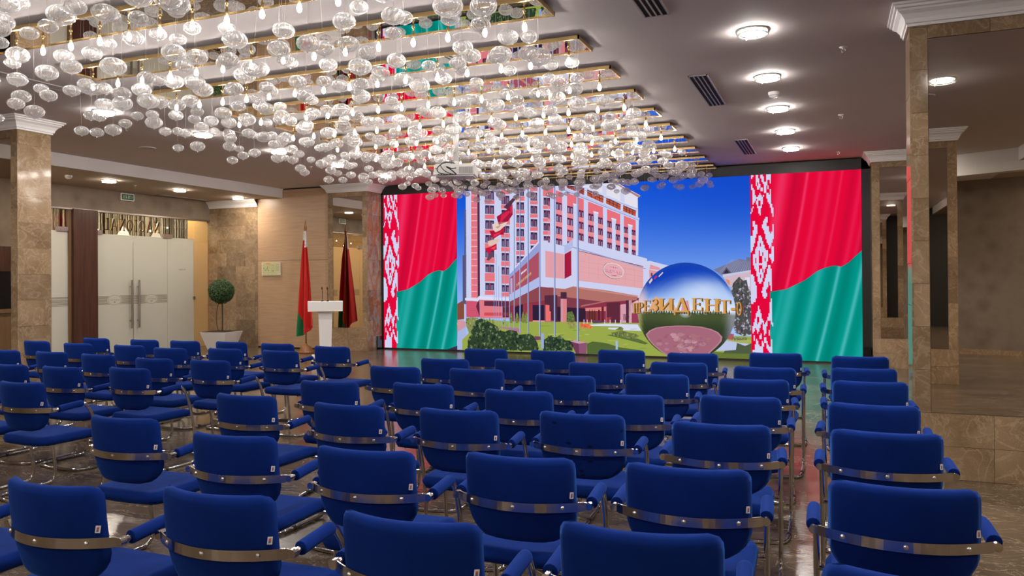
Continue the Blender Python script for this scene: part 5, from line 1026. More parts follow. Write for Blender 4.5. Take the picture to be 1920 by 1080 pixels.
# ------------------------------------------------------------------ ceiling fittings
def dl_mesh(mat):
    g = MB().lathe([(.105, -.004), (.105, -.024), (.0, -.026)], 24, cap=False).mesh('glow', mat)
    r = MB().lathe([(.108, 0), (.135, 0), (.135, -.008), (.118, -.012), (.108, -.008)], 24, cap=False).mesh('trim_ring', M['whitepl'], True)
    gl = MB().lathe([(.133, -.034), (.133, -.040), (.112, -.040), (.112, -.034), (.133, -.034)], 24, cap=False).mesh('glass_rim', M['frost'])
    cl = MB().tube([(0, 0, 0), (0, 0, -.048)], .006, 6)
    return g, r, gl, cl.mesh('clip', M['chrome'])
DLM, DLL, DLC = dl_mesh(M['down']), dl_mesh(M['low']), dl_mesh(M['corr'])
def downlight(x, y, z, label, grp, ms):
    o = empty('ceiling_light', (x, y, z))
    for n, me in zip(('glow_disc', 'trim_ring', 'glass_rim'), ms): link(n, me, o)
    for k in range(3): link('clip', ms[3], o, (.122 * math.cos(2.1 * k), .122 * math.sin(2.1 * k), 0))
    tag(o, label, 'ceiling light', grp)
near = {0: 'nearest the camera', 1: 'second of the row', 2: 'third of the row', 3: 'fourth of the row', 4: 'fifth of the row, beside the screen'}
for i in range(-3, 5):
    y = 6.91 + 1.635 * i; vis = i >= 0  # rows continue out of view; those unseen lamps are added for their light
    downlight(-0.612, y, ZC, 'round glowing downlight right of the chandelier, ' + near[i] if vis else 'round glowing downlight right of the chandelier, out of view, added for light', 'downlights right of the chandelier', DLM)
    downlight(-8.28, y + .05, ZC, 'round glowing downlight left of the chandelier, ' + near[i] if vis else 'round glowing downlight left of the chandelier, out of view, added for light', 'downlights left of the chandelier', DLM)
for i in range(-5, 3):
    y = 10.57 + 1.70 * i; lb = {0: 'above the EXIT sign', 1: 'above the fixed glass pane', 2: 'by the marble wall'}.get(i, 'out past the left pillar')
    downlight(-12.45, y, ZL, 'round downlight in the low left ceiling, ' + lb, 'downlights over the glass doors', DLL)
for i in range(-4, 5): downlight(4.5, 1.8 + 2.6 * i, ZL, 'round downlight in the low right-hand ceiling beyond the pillars', 'downlights beyond the pillars', DLC)
for x, y in ((-4.4, -1.6), (-7.2, -1.8), (-1.6, -2.0), (1.1, 4.1), (1.1, -1.9), (1.6, 10.6), (-4.4, .6)): downlight(x, y, ZC, 'round downlight behind the camera or beyond the right pillars, mostly added for light', 'rear downlights', DLM)  # one shows in the near mirror, the others are added to brighten the hall
for x, y in ((-5.5, -5.6), (-2.5, -5.2), (.6, -5.0), (2.2, -5.0)): downlight(x, y, ZC, 'round downlight in the rear ceiling seen only in mirrors', 'rear ceiling downlights', DLC)
def vent(x, y0, y1, w, label, n=3, z=None):
    z = ZC if z is None else z
    o = empty('ceiling_vent', (x, y0, z)); Lg = y1 - y0
    fr = MB(); t = .012
    fr.box(-w / 2, -w / 2 + t, 0, Lg, -.012, .004).box(w / 2 - t, w / 2, 0, Lg, -.012, .004).box(-w / 2, w / 2, 0, t, -.012, .004).box(-w / 2, w / 2, Lg - t, Lg, -.012, .004)
    fr.build('frame', M['slot'], o); MB().box(-w / 2 + t, w / 2 - t, t, Lg - t, -.002, .004).build('backing', M['dark'], o)
    for k in range(n):
        c = -w / 2 + t + (w - 2 * t) * (k + 1) / (n + 1); MB().box(c - .007, c + .007, t, Lg - t, -.011, -.002).build('slat', M['slot'], o)
    tag(o, label, 'vent')
vent(-1.28, 4.9, 6.2, .20, 'slotted ceiling vent at the top edge right of the chandelier')
vent(-1.28, 8.2, 9.72, .20, 'slotted ceiling vent between the chandelier and the second downlight')
vent(-1.28, 12.3, 13.8, .20, 'slotted ceiling vent nearest the screen')
vent(-7.72, 3.5, 6.25, .16, 'long slotted ceiling vent left of the chandelier behind the bubbles')
vent(-7.80, 8.4, 9.7, .14, 'short slotted ceiling vent left of the chandelier, further towards the screen')
vent(-13.55, 12.75, 14.2, .10, 'narrow slotted vent in the low ceiling above the glass doors', 1, ZL)
def detector(x, y, z, label):
    o = MB().lathe([(.062, 0), (.064, -.02), (.055, -.035), (.05, -.05), (.02, -.066), (.0, -.068)], 18, cap=False).build('smoke_detector', M['whitepl'], None, True, (x, y, z))
    MB().lathe([(.056, -.036), (.053, -.044)], 18, cap=False).build('sensor_slot', M['greypl'], o); tag(o, label, 'smoke detector')
detector(-.60, 9.32, ZC, 'white smoke detector between the downlights right of the chandelier')
detector(-12.5, 9.77, ZL, 'white smoke detector in the low ceiling beside the left pillar')
def sprinkler(x, y, z, label):
    o = MB().lathe([(.035, 0), (.035, -.004), (.012, -.006), (.01, -.02), (.0, -.022)], 12, cap=False).build('sprinkler', M['whitepl'], None, True, (x, y, z))
    m = MB(); m.tube([(-.014, 0, -.018), (-.018, 0, -.035), (-.004, 0, -.052)], .003, 5).tube([(.014, 0, -.018), (.018, 0, -.035), (.004, 0, -.052)], .003, 5).lathe([(.02, -.052), (.02, -.055)], 10)
    m.build('deflector', M['steel'], o); tag(o, label, 'sprinkler')
sprinkler(.107, 7.74, ZC, 'small sprinkler head near the big cornice of the right pillar'); sprinkler(.118, 10.97, ZC, 'small sprinkler head, second from the right pillar'); sprinkler(.107, 14.2, ZC, 'small sprinkler head nearest the screen')
sprinkler(-8.85, 7.8, ZC, 'small sprinkler head left of the hanging bubbles'); sprinkler(-12.66, 11.34, ZL, 'small sprinkler head above the EXIT sign'); sprinkler(-8.9, 11.9, ZC, 'small sprinkler head left of the chandelier, further away')
def speaker(x, y, z, label):
    o = MB().lathe([(.125, 0), (.125, -.006), (.11, -.008)], 28, cap=False).build('ceiling_speaker', M['white'], None, False, (x, y, z))
    MB().lathe([(.11, -.006), (.0, -.007)], 28, cap=False).build('grille', M['ceiling'], o); tag(o, label, 'ceiling speaker')
speaker(-2.9, 5.97 + .1, ZC, 'round flush ceiling speaker between two mirrored strips near the camera'); speaker(-9.95, 9.15, ZC, 'round flush ceiling speaker left of the chandelier'); speaker(1.0, 3.3, ZC, 'round flush ceiling speaker seen in the near pillar mirror')
speaker(-2.45, 9.15, ZC, 'round flush ceiling speaker between strips near their right ends'); speaker(-9.0, 13.2, ZC, 'round flush ceiling speaker left of the screen')

# ------------------------------------------------------------------ chandelier
CX0, CX1, CW, CD0, CDY = -6.90, -1.988, 0.41, 3.284, 1.0288
ZM = 3.605
for i in range(0, 12):
    y = CD0 + CDY * i; o = empty('mirror_strip', (CX0, y, 0)); Lx = CX1 - CX0
    b = MB(); t = .014
    b.box(0, Lx, 0, t, ZM - .008, ZM + .026).box(0, Lx, CW - t, CW, ZM - .008, ZM + .026).box(0, t, 0, CW, ZM - .008, ZM + .026).box(Lx - t, Lx, 0, CW, ZM - .008, ZM + .026)
    b.build('gold_frame', M['gold'], o)
    MB().box(t, Lx - t, t, CW - t, ZM, ZM + .02).build('mirror_panel', M['ceilmirror'], o)
    MB().box(.08, Lx - .08, .08, CW - .08, ZM + .02, ZC).build('backing_frame', M['dark'], o)
    tag(o, 'gold-edged mirrored ceiling strip, ' + (ORD[12 - i] + ' from the screen' if i < 11 else 'the one closest to the screen'), 'mirror strip', 'mirrored strips of the chandelier')
stem_me = MB().lathe([(.014, 0), (.014, -.006), (.007, -.008), (.007, -.045), (.011, -.05), (.011, -.098), (.008, -.102), (.0, -.102)], 8, cap=False).mesh('stem', M['gold'], True)
bulb_me = MB().lathe([(.008, -.10), (.015, -.113), (.019, -.132), (.016, -.15), (.009, -.16), (.0, -.164)], 7, cap=False).mesh('bulb', M['bulb'], True)
for i in range(0, 12):
    for k in range(15):
        x = CX0 + .17 + k * .326 + rnd.uniform(-.02, .02); y = CD0 + CDY * i + CW / 2
        o = link('pendant_lamp', stem_me, None, (x, y, ZM))
        if i <= 8:
            link('bulb', bulb_me, o); tag(o, 'lit bare bulb on a short gold stem under a mirrored ceiling strip', 'pendant lamp', 'lit bulbs under the mirrored strips')
        else: tag(o, 'unlit short gold stem under one of the mirrored strips nearest the screen', 'pendant lamp', 'unlit gold stems near the screen')
def bubble_mesh(name, nseg, prof, rib, tw):
    vs = []; fs = []; n = len(prof)
    for j, (r, z) in enumerate(prof):
        for k in range(nseg):
            a = 2 * PI * k / nseg; rr = r * (1 + rib * math.cos(a * (nseg // 4))); a += tw * z
            vs.append((rr * math.cos(a), rr * math.sin(a), z))
    for j in range(n - 1):
        for k in range(nseg):
            k2 = (k + 1) % nseg; fs.append((j * nseg + k, (j + 1) * nseg + k, (j + 1) * nseg + k2, j * nseg + k2))
    return vs, fs
PROF = [(max(.006, .5 * math.sin(PI * q / 11)), .37 * math.cos(PI * q / 11)) for q in range(11)] + [(.10, -.365), (.045, -.385), (.05, -.41), (.03, -.44), (.004, -.445)]
BUB = []
for q, tw in enumerate((0.0, 1.5, -1.2)):
    vs, fs = bubble_mesh('b', 56, PROF, .075, tw); b = MB(); b.add(vs, fs); BUB.append(b.mesh('glass_bubble', M['glass'], True))
wire_me = MB().tube([(0, 0, 0), (0, 0, 1)], .0008, 3, cap=False).mesh('wire', M['wire'])
LV, LF = bubble_mesh('l', 40, [PROF[k] for k in (0, 1, 2, 3, 4, 5, 6, 7, 8, 9, 10, 12, 14, 15)], .08, 0.6)
balls = []
cell = {}
def clash(x, y, z, r):
    kx, ky, kz = int(x * 3), int(y * 3), int(z * 3)
    for a in (-1, 0, 1):
        for b in (-1, 0, 1):
            for c_ in (-1, 0, 1):
                for q in cell.get((kx + a, ky + b, kz + c_), ()):
                    if math.hypot(x - q[0], y - q[1]) < .62 * (r + q[3]) and abs(z - q[2]) < .45 * (r + q[3]): return True
    cell.setdefault((kx, ky, kz), []).append((x, y, z, r)); return False
for i in range(0, 12):
    for k in range(16):
        for row in (0, 1):
            for q in range(rnd.choice((1, 2, 2, 3))):
                for tries in range(12):
                    x = min(CX1 - .1, max(CX0 + .07, CX0 + k * .326 + rnd.uniform(-.09, .09))); y = CD0 + CDY * i + (.12 if row == 0 else .29) + rnd.uniform(-.05, .05)
                    f = min(1.0, max(0.0, (x - CX0) / (CX1 - CX0))); mx = (.58 - .20 * f) if i < 8 else (.50 - .14 * f) if i < 10 else (.38 - .08 * f)
                    if i == 0: mx *= .85
                    if i == 11: y -= .07
                    if 2 <= i <= 5: mx *= .94
                    drop = rnd.uniform(.10, mx) if q else rnd.uniform(.5, 1.0) * mx
                    w_ = rnd.choice((.11, .125, .14, .15)) if drop > .30 else rnd.choice((.12, .15, .17, .185))
                    z = ZM - drop - w_ * .4
                    lamp = abs(((x - CX0 - .17 + .163) % .326) - .163) < .5 * w_ + .02 and abs(y - CD0 - CDY * i - CW / 2) < .5 * w_ + .02 and z > ZM - .2 - w_ * .4
                    if not lamp and not clash(x, y, z, w_): balls.append((x, y, z, w_, rnd.randrange(3), rnd.uniform(0, 6))); break
balls.sort(key=lambda b: b[0] ** 2 + b[1] ** 2)
def seen(b):
    ang = math.degrees(math.atan2(-b[0], b[1])); el = (b[2] - 1.55) / math.hypot(b[0], b[1])
    return -12 < ang < 56 and el < .44
vis = [b for b in balls if seen(b)]; first = vis[:300]; rest = [b for b in balls if b not in set(first)]
for x, y, z, w_, v_, a in first:
    o = link('glass_bubble', BUB[v_], None, (x, y, z)); o.scale = (w_, w_, w_); o.rotation_euler = (rnd.uniform(-.06, .06), rnd.uniform(-.06, .06), a)
    wr = link('wire', wire_me, o); wr.location = (0, 0, .4); wr.scale = (1 / w_, 1 / w_, (ZM - z - .4 * w_) / w_)
    tag(o, 'clear ribbed glass bubble hanging on a thin wire from the mirrored ceiling strips', 'glass bubble', 'hanging glass bubbles of the chandelier')
mv = []; mf = []
for x, y, z, w_, v_, a in rest:
    o_ = len(mv); ca, sa = math.cos(a) * w_, math.sin(a) * w_
    mv += [(x + p[0] * ca - p[1] * sa, y + p[0] * sa + p[1] * ca, z + p[2] * w_) for p in LV]; mf += [tuple(q + o_ for q in f) for f in LF]
o = MB().add(mv, mf).build('glass_bubbles', M['glass'], None, True)
wm = MB()
for x, y, z, w_, v_, a in rest: wm.tube([(x, y, z + .4 * w_), (x, y, ZM)], .0008, 3, cap=False)
wm.build('wires', M['wire'], o)
tag(o, 'the further mass of clear glass bubbles on wires towards the screen', 'glass bubbles', kind='stuff')

# ------------------------------------------------------------------ projector
PX, PY = -4.28, 8.62
pj = empty('projector', (PX, PY, 2.80), 0.32)
bm = bmesh.new(); bmesh.ops.create_cube(bm, size=1)
for v in bm.verts: v.co = (v.co.x * .50, v.co.y * .36, v.co.z * .15)
bmesh.ops.bevel(bm, geom=[e for e in bm.edges], offset=.018, segments=2, affect='EDGES')
me = bpy.data.meshes.new('body'); bm.to_mesh(me); bm.free(); me.materials.append(M['whitepl']); b_ = link('body', me, pj, (0, 0, .075))
gr = MB()
for k in range(14): gr.box(.06 + k * .012, .066 + k * .012, -.186, -.179, .03, .11)
gr.build('vent_grille', M['greypl'], pj)
cn = MB()
for k in range(7): cn.box(-.20 + k * .035, -.18 + k * .035, -.186, -.179, .016, .026)
cn.build('socket_row', M['black'], pj)
MB().box(-.235, -.20, -.1855, -.179, .085, .10).build('badge', M['greypl'], pj)
cb = MB()
cb.tube(smooth_path([(-.09, -.18, .02), (-.17, -.26, .03), (-.19, -.28, .08), (-.13, -.26, .14), (-.06, -.22, .16), (.0, -.1, .16)]), .006, 6)
cb.tube(smooth_path([(-.02, -.18, .02), (-.10, -.27, .05), (-.15, -.27, .12), (-.1, -.2, .17), (-.02, -.08, .18)]), .005, 6)
cb.tube(smooth_path([(.02, -.18, .025), (-.02, -.26, .06), (-.08, -.28, .10), (-.02, -.26, .08), (.03, -.22, .09)]), .007, 6)
cb.build('cables', M['black'], pj, True)
MB().tube([(0, 0, .13), (0, 0, .20)], .045, 14).build('ceiling_mount', M['whitepl'], pj)
MB().tube([(0, 0, .16), (0, 0, ZM - .002 - 2.80)], .034, 14).build('pole', M['whitepl'], pj, True)
MB().lathe([(.09, -.183), (.07, -.183)], 20, cap=False).build('lens_ring', M['greypl'], pj).rotation_euler[0] = PI / 2
tag(pj, 'white projector with trailing black cables hanging on a white pole among the bubbles', 'projector')

# ------------------------------------------------------------------ exit sign, evacuation plan
ex = empty('exit_sign', (XG + .09, 12.12, 3.33))
MB().box(-.02, .02, -.165, .165, -.075, .075).build('box', M['whitepl'], ex)
MB().box(.018, .022, -.148, .148, -.058, .058).build('green_face', M['exitgreen'], ex)
text(MB(), 'EXIT!', 0, .042, .06, .011, lambda a, b: (.0235, -.11 + a, -.03 + b)).build('lettering', M['flagwhite'], ex)
MB().tube([(0, -.1, .07), (0, -.1, ZL - 3.33)], .005, 6).tube([(0, .1, .07), (0, .1, ZL - 3.33)], .005, 6).build('hanger', M['steel'], ex)
ex2 = copy_tree(ex); ex2.location.y = 9.0
tag(ex2, 'second green EXIT sign, seen reflected in the mirror left of the screen', 'sign')
tag(ex, 'green EXIT sign hanging under the low ceiling above the glass doors', 'sign')
ep = empty('evacuation_plan', (-11.95, 14.50, 1.815))
MB().box(-.26, .26, -.03, .0, -.15, .15).build('board', [M['whitepl']], ep)
MB().box(-.25, .25, -.0315, -.030, -.145, .145).build('sheet', M['plan'], ep)
pl = MB(); rs = random.Random(2)
def pq(x0, x1, z0, z1, mi=0): pl.quad((x0, -.0322, z0), (x1, -.0322, z0), (x1, -.0322, z1), (x0, -.0322, z1), mi)
for z in (.075, .02, -.03, -.08): pq(-.23, .12, z, z + .003)
for x in (-.23, -.19, -.12, -.08, -.02, .03, .07, .12): pq(x, x + .003, -.08 if x < .1 else -.1, .078)
for z in (.09, .06, .035, .01, -.02, -.045): pq(.15, .23, z, z + .006)
for x, z in ((-.10, .03), (-.11, -.01), (-.09, -.05), (-.21, .0), (-.16, -.04), (.05, -.06)): pq(x, x + .022, z, z + .03)
for x in (-.17, -.08, .03): pq(x, x + .003, -.14, -.1)
pq(-.19, .0, .118, .128, 1); pq(-.06, .08, .088, .098, 1); pq(-.14, -.04, .108, .118, 1)
pl.build('floor_drawing', [M['planline'], M['planor']], ep)
tag(ep, 'yellowish evacuation plan board on the pale wood wall left of the flag', 'plan')

# ------------------------------------------------------------------ flag on its stand
fg = empty('flag', (-10.41, 13.72, 0))
MB().lathe([(.17, 0), (.175, .02), (.165, .035), (.15, .05), (.152, .06), (.13, .085), (.132, .095), (.105, .12), (.107, .128), (.07, .15), (.045, .165), (.03, .185), (.02, .2)], 24).build('base', M['flagwood'], fg, True)
MB().tube([(0, 0, .18), (0, 0, 2.60)], .014, 10).build('pole', M['flagwood'], fg, True)
MB().lathe([(.016, 2.58), (.028, 2.60), (.022, 2.63), (.03, 2.65), (.026, 2.70), (.012, 2.78), (.002, 2.84)], 12).build('finial', M['flagwood'], fg, True)
nu, nv = 84, 90; vs = []; fs = []; mi = []
for j in range(nv + 1):
    t = j / nv
    for i in range(nu + 1):
        u = i / nu
        xl = -.02 - .055 * min(1, t * 4) - .155 * t ** 1.1; xr = .03 + .05 * t + .165 * t ** 1.05
        x = xl + (xr - xl) * u
        zb = .36 + .25 * sstep(.45, 1.0, u) - .06 * math.sin(u * PI) + .16 * sstep(.0, .5, u) * (1 - sstep(.5, 1, u)) * 0.6
        z = 2.60 + (zb - 2.60) * t
        y = -.03 + (.02 + .05 * t) * math.sin(u * 15 + 2.2 * t + .6) + .02 * math.sin(u * 31) * t
        vs.append((x, y, z))
for j in range(nv):
    for i in range(nu):
        fs.append((j * (nu + 1) + i, j * (nu + 1) + i + 1, (j + 1) * (nu + 1) + i + 1, (j + 1) * (nu + 1) + i))
        u, t = (i + .5) / nu, (j + .5) / nv
        k = 0
        if t < .085: k = 2
        elif t < .17: k = 2 if (u > .42 and int(t * 130 + u * 9) % 4) or (int(u * 7) + int(t * 70)) % 2 == 0 and u > .5 else 0
        elif t > .64 and u < (t - .64) / .36 * .46: k = 1
        mi.append(k)
fl = MB(); fl.v = vs; fl.f = fs; fl.m = mi
cl = fl.build('flag_cloth', [M['red'], M['green'], M['flagwhite']], fg, True)
tag(fg, 'tall red and green flag hanging in folds on a varnished wooden stand behind the lectern', 'flag')

# ------------------------------------------------------------------ lectern and its microphones
lc = empty('lectern', (-8.755, 12.12, 0), .625)
def taper(a, b, z0, z1, da, db):
    v = [(-a, -da, z0), (a, -da, z0), (a, da, z0), (-a, da, z0), (-b, -db, z1), (b, -db, z1), (b, db, z1), (-b, db, z1)]
    return MB().add(v, [(0, 3, 2, 1), (4, 5, 6, 7), (0, 1, 5, 4), (1, 2, 6, 5), (2, 3, 7, 6), (3, 0, 4, 7)])
MB().box(-.25, .25, -.22, .22, 0, .15).build('plinth', M['white'], lc)
taper(.10, .125, .15, .93, .09, .11).build('column', M['white'], lc)
taper(.13, .15, .93, .975, .115, .135).build('collar', M['white'], lc)
top = taper(.312, .315, .975, 1.155, .20, .205); top.build('top', M['white'], lc)
tag(lc, 'white lectern with a wide box top on a tapering column in front of the flag', 'lectern')
for dx, lb in ((-.05, 'left'), (.045, 'right')):
    o = empty('microphone', (-8.755 + dx * .81, 12.12 + dx * .585, 1.155), .625)
    MB().lathe([(.022, 0), (.022, .018), (.012, .022)], 12).build('foot', M['black'], o, True)
    MB().tube(smooth_path([(0, 0, .015), (0, 0, .12), (-.003, -.01, .18), (-.008, -.025, .225)], 4), .0055, 6).build('gooseneck', M['black'], o, True)
    MB().tube([(-.0075, -.023, .22), (-.009, -.028, .24), (-.012, -.036, .265)], [.010, .0135, .010], 8).build('head', M['black'], o, True)
    tag(o, 'thin black gooseneck microphone standing on the white lectern, the %s one' % ('one nearer the flag, left' if lb == 'left' else 'right-hand'), 'microphone')

# ------------------------------------------------------------------ topiary in a white tapered pot
tp = empty('topiary_plant', (-12.62, 13.62, 0), .12)
taper(.20, .325, 0, .42, .20, .325).build('pot', M['white'], tp)
MB().box(-.29, .29, -.29, .29, .415, .43).build('soil', M['soil'], tp)
MB().tube(smooth_path([(.02, 0, .42), (.025, 0, .7), (.02, 0, 1.1)], 4), .017, 8).build('trunk', M['stem'], tp, True)
MB().tube(smooth_path([(-.06, -.03, .42), (-.095, -.04, .6), (-.10, -.04, .8), (-.075, -.02, 1.0), (-.02, 0, 1.12)], 5), .009, 6).build('trunk', M['stem'], tp, True)
lf = MB(); rs = random.Random(8)
for k in range(4200):
    zz = rs.uniform(-1, 1); a = rs.uniform(0, 2 * PI); q = math.sqrt(1 - zz * zz); n_ = Vector((q * math.cos(a), q * math.sin(a), zz))
    c_ = Vector((0, 0, 1.315)) + n_ * (.252 + rs.uniform(-.03, .026)); t1 = n_.orthogonal().normalized(); t1.rotate(Matrix.Rotation(rs.uniform(0, 6.28), 3, n_)); t2 = n_.cross(t1)
    s_ = rs.uniform(.015, .026); up = n_ * s_ * rs.uniform(.1, .9)
    lf.add([c_ - t1 * s_, c_ - t2 * s_ * .5, c_ + t1 * s_ + up, c_ + t2 * s_ * .5], [(0, 1, 2, 3)], rs.randrange(2))
fo = lf.build('leaf_ball', [M['leaf'], M['leaf2']], tp); fo['kind'] = 'stuff'
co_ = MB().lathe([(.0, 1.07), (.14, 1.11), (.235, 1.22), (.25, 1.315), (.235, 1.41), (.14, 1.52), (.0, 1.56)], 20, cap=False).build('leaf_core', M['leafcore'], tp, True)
tag(tp, 'green ball topiary on thin stems in a white tapered pot beside the glass doors', 'plant')

# ------------------------------------------------------------------ the blue chairs
HB, WB, TB, SAG = 0.849, 0.47, 0.05, 0.072
def back_y(x, z):
    """centre surface of the backrest: concave towards the sitter, leaning back"""
    t = (HB - z) / .345
    return -SAG * (1 - (x / (WB / 2)) ** 2) + .055 * t - .012 * math.sin(PI * min(1, max(0, t)))
def pad(nx, nz, half, z0, z1, rt, rbx, rbz, thick, surf, name, mat, axis='z'):
    """cushion with rounded corners; surf(x, z) gives the mid surface offset"""
    m = MB(); zs = []
    for j in range(nz + 1):
        t = .5 - .5 * math.cos(PI * j / nz); t = .65 * t + .35 * j / nz; zs.append(z0 + (z1 - z0) * t)
    def hw(z):
        h = half
        if z > z1 - rt: h = half - rt + math.sqrt(max(0, rt * rt - (z - (z1 - rt)) ** 2))
        if z < z0 + rbz: h = half - rbx + rbx * math.sqrt(max(0, 1 - ((z0 + rbz - z) / rbz) ** 2))
        return max(h, .006)
    ss = [math.sin(PI / 2 * (2 * i / nx - 1)) * .45 + (2 * i / nx - 1) * .55 for i in range(nx + 1)]
    idx = {}
    for side in (-1, 1):
        for j, z in enumerate(zs):
            h = hw(z)
            for i, s in enumerate(ss):
                edge_ = i in (0, nx) or j in (0, nz)
                if edge_ and side == 1: idx[(1, i, j)] = idx[(-1, i, j)]; continue
                x = s * h; e = .028
                de = min(1, (h - abs(x)) / e); dz = min(1, min(z - z0, z1 - z) / e); q = min(de, dz)
                th = thick / 2 * math.sqrt(max(0, 1 - (1 - q) ** 2)) * (1 - .12 * s ** 4)
                idx[(side, i, j)] = len(m.v); o_ = surf(x, z) + side * th
                m.v.append((x, o_, z) if axis == 'z' else (x, z, o_))
    for side in (-1, 1):
        for j in range(nz):
            for i in range(nx):
                q = [idx[(side, i, j)], idx[(side, i + 1, j)], idx[(side, i + 1, j + 1)], idx[(side, i, j + 1)]]
                if (side == 1) != (axis == 'y'): q.reverse()
                m.f.append(tuple(q)); m.m.append(0)
    return m.mesh(name, mat, True)
back_me = pad(16, 14, WB / 2, .500, HB, .042, .135, .125, TB, back_y, 'backrest', M['fabric'])
back2_me = back_me.copy(); back2_me.materials[0] = M['stained']
seat_me = pad(14, 14, .238, -.03, .455, .055, .075, .085, .068, lambda x, y: .428 - .02 * sstep(.33, .47, y) + .004 * (abs(x) / .23) ** 2, 'seat', M['fabric'], 'y')
ZB_ = .655
def band_mesh():
    m = MB(); N = 26; vs = []; h = .018
    for i in range(N + 1):
        x = -.288 + .576 * i / N; y = back_y(x, ZB_) - TB / 2 - .006 if abs(x) < .245 else back_y(.245, ZB_) - TB / 2 - .006 + (abs(x) - .245) * .72
        e = h * math.sqrt(max(.12, 1 - max(0, (abs(x) - .27) / .019) ** 2)) if abs(x) > .27 else h
        vs += [(x, y - .0025, ZB_ - e), (x, y - .0025, ZB_ + e), (x, y + .0025, ZB_ + e), (x, y + .0025, ZB_ - e)]
    fs = [(i * 4 + k, i * 4 + (k + 1) % 4, (i + 1) * 4 + (k + 1) % 4, (i + 1) * 4 + k) for i in range(N) for k in range(4)] + [(0, 3, 2, 1), (N * 4, N * 4 + 1, N * 4 + 2, N * 4 + 3)]
    return m.add(vs, fs).mesh('back_band', M['band'])
band_me = band_mesh()
screw_me = MB().lathe([(.009, 0), (.008, .003), (.004, .0055), (.0, .006)], 10, cap=False).mesh('screw', M['screwm'], True)
yb = back_y(.245, ZB_) - TB / 2 + .03
side = [(.283, yb - .005, ZB_), (.283, .06, ZB_ + .003), (.281, .15, ZB_ + .010), (.278, .235, ZB_ + .014), (.275, .272, ZB_ + .008), (.273, .298, ZB_ - .022), (.271, .33, .585), (.27, .362, .49), (.269, .39, .38), (.268, .412, .25), (.267, .425, .13), (.267, .426, .075), (.267, .412, .035), (.267, .378, .0145), (.267, .33, .0125), (.266, .2, .0125), (.264, .08, .0125), (.258, .015, .0125), (.235, -.032, .0125), (.18, -.052, .0125), (.09, -.068, .0125), (0, -.074, .0125)]
full = side + [(-x, y, z) for x, y, z in side[:-1][::-1]]
frame_me = MB().tube(smooth_path(full, 3), .0125, 8).mesh('frame', M['chrome'], True)
def sleeve(sx):
    P = [(sx * .283, .062, ZB_ + .003), (sx * .283, .075, ZB_ + .004), (sx * .281, .15, ZB_ + .010), (sx * .279, .225, ZB_ + .015), (sx * .2775, .243, ZB_ + .014)]
    return MB().tube(smooth_path(P, 3), [.022] + [.0245] * 11 + [.022], 12).mesh('armrest', M['fabric'], True)
arm_me = {1: sleeve(1), -1: sleeve(-1)}
rail = MB(); rail.tube([(-.268, .386, .392), (.268, .386, .392)], .011, 8).tube([(-.17, .386, .388), (-.17, .05, .388)], .010, 6).tube([(.17, .386, .388), (.17, .05, .388)], .010, 6)
rail_me = rail.mesh('seat_rail', M['chrome'], True)
cap_me = MB().tube([(0, -.012, .0145), (0, .012, .0145)], .0155, 8).mesh('foot_glide', M['rubber'])
joint_me = MB().tube([(0, -.013, 0), (0, .012, 0)], .0155, 14).mesh('arm_joint', M['chrome'])
tg = MB().box(-.008, .008, -.0012, .0012, 0, .024, 0)
for a, b, c_ in ((.016, .019, 1), (.011, .016, 1), (.007, .011, 2), (.003, .007, 2)): tg.quad((-.005, -.0016, a), (.003, -.0016, a + .002), (.005, -.0016, b + .001), (-.003, -.0016, b), c_)
tag_me = tg.mesh('fabric_tag', [M['flagwhite'], M['tagred'], M['tagblue']])
def make_chair(stained=False):
    r = empty('armchair')
    b = link('backrest', back2_me if stained else back_me, r)
    t = link('fabric_tag', tag_me, b, (.222, back_y(.222, .70) - TB / 2 + .001, .69)); t.rotation_euler = (-.1, .12, .75)
    link('seat', seat_me, r); link('frame', frame_me, r); link('armrest', arm_me[1], r); link('armrest', arm_me[-1], r); link('seat_rail', rail_me, r)
    bd_ = link('back_band', band_me, r)
    for x in (-.19, 0.0, .19):
        s = link('screw', screw_me, bd_, (x, back_y(x, ZB_) - TB / 2 - .008, ZB_)); s.rotation_euler = (PI / 2, 0, 0)
    for sx in (-1, 1):
        link('foot_glide', cap_me, r, (sx * .265, .12, 0)); link('arm_joint', joint_me, r, (sx * .283, yb - .006, ZB_))
    return r
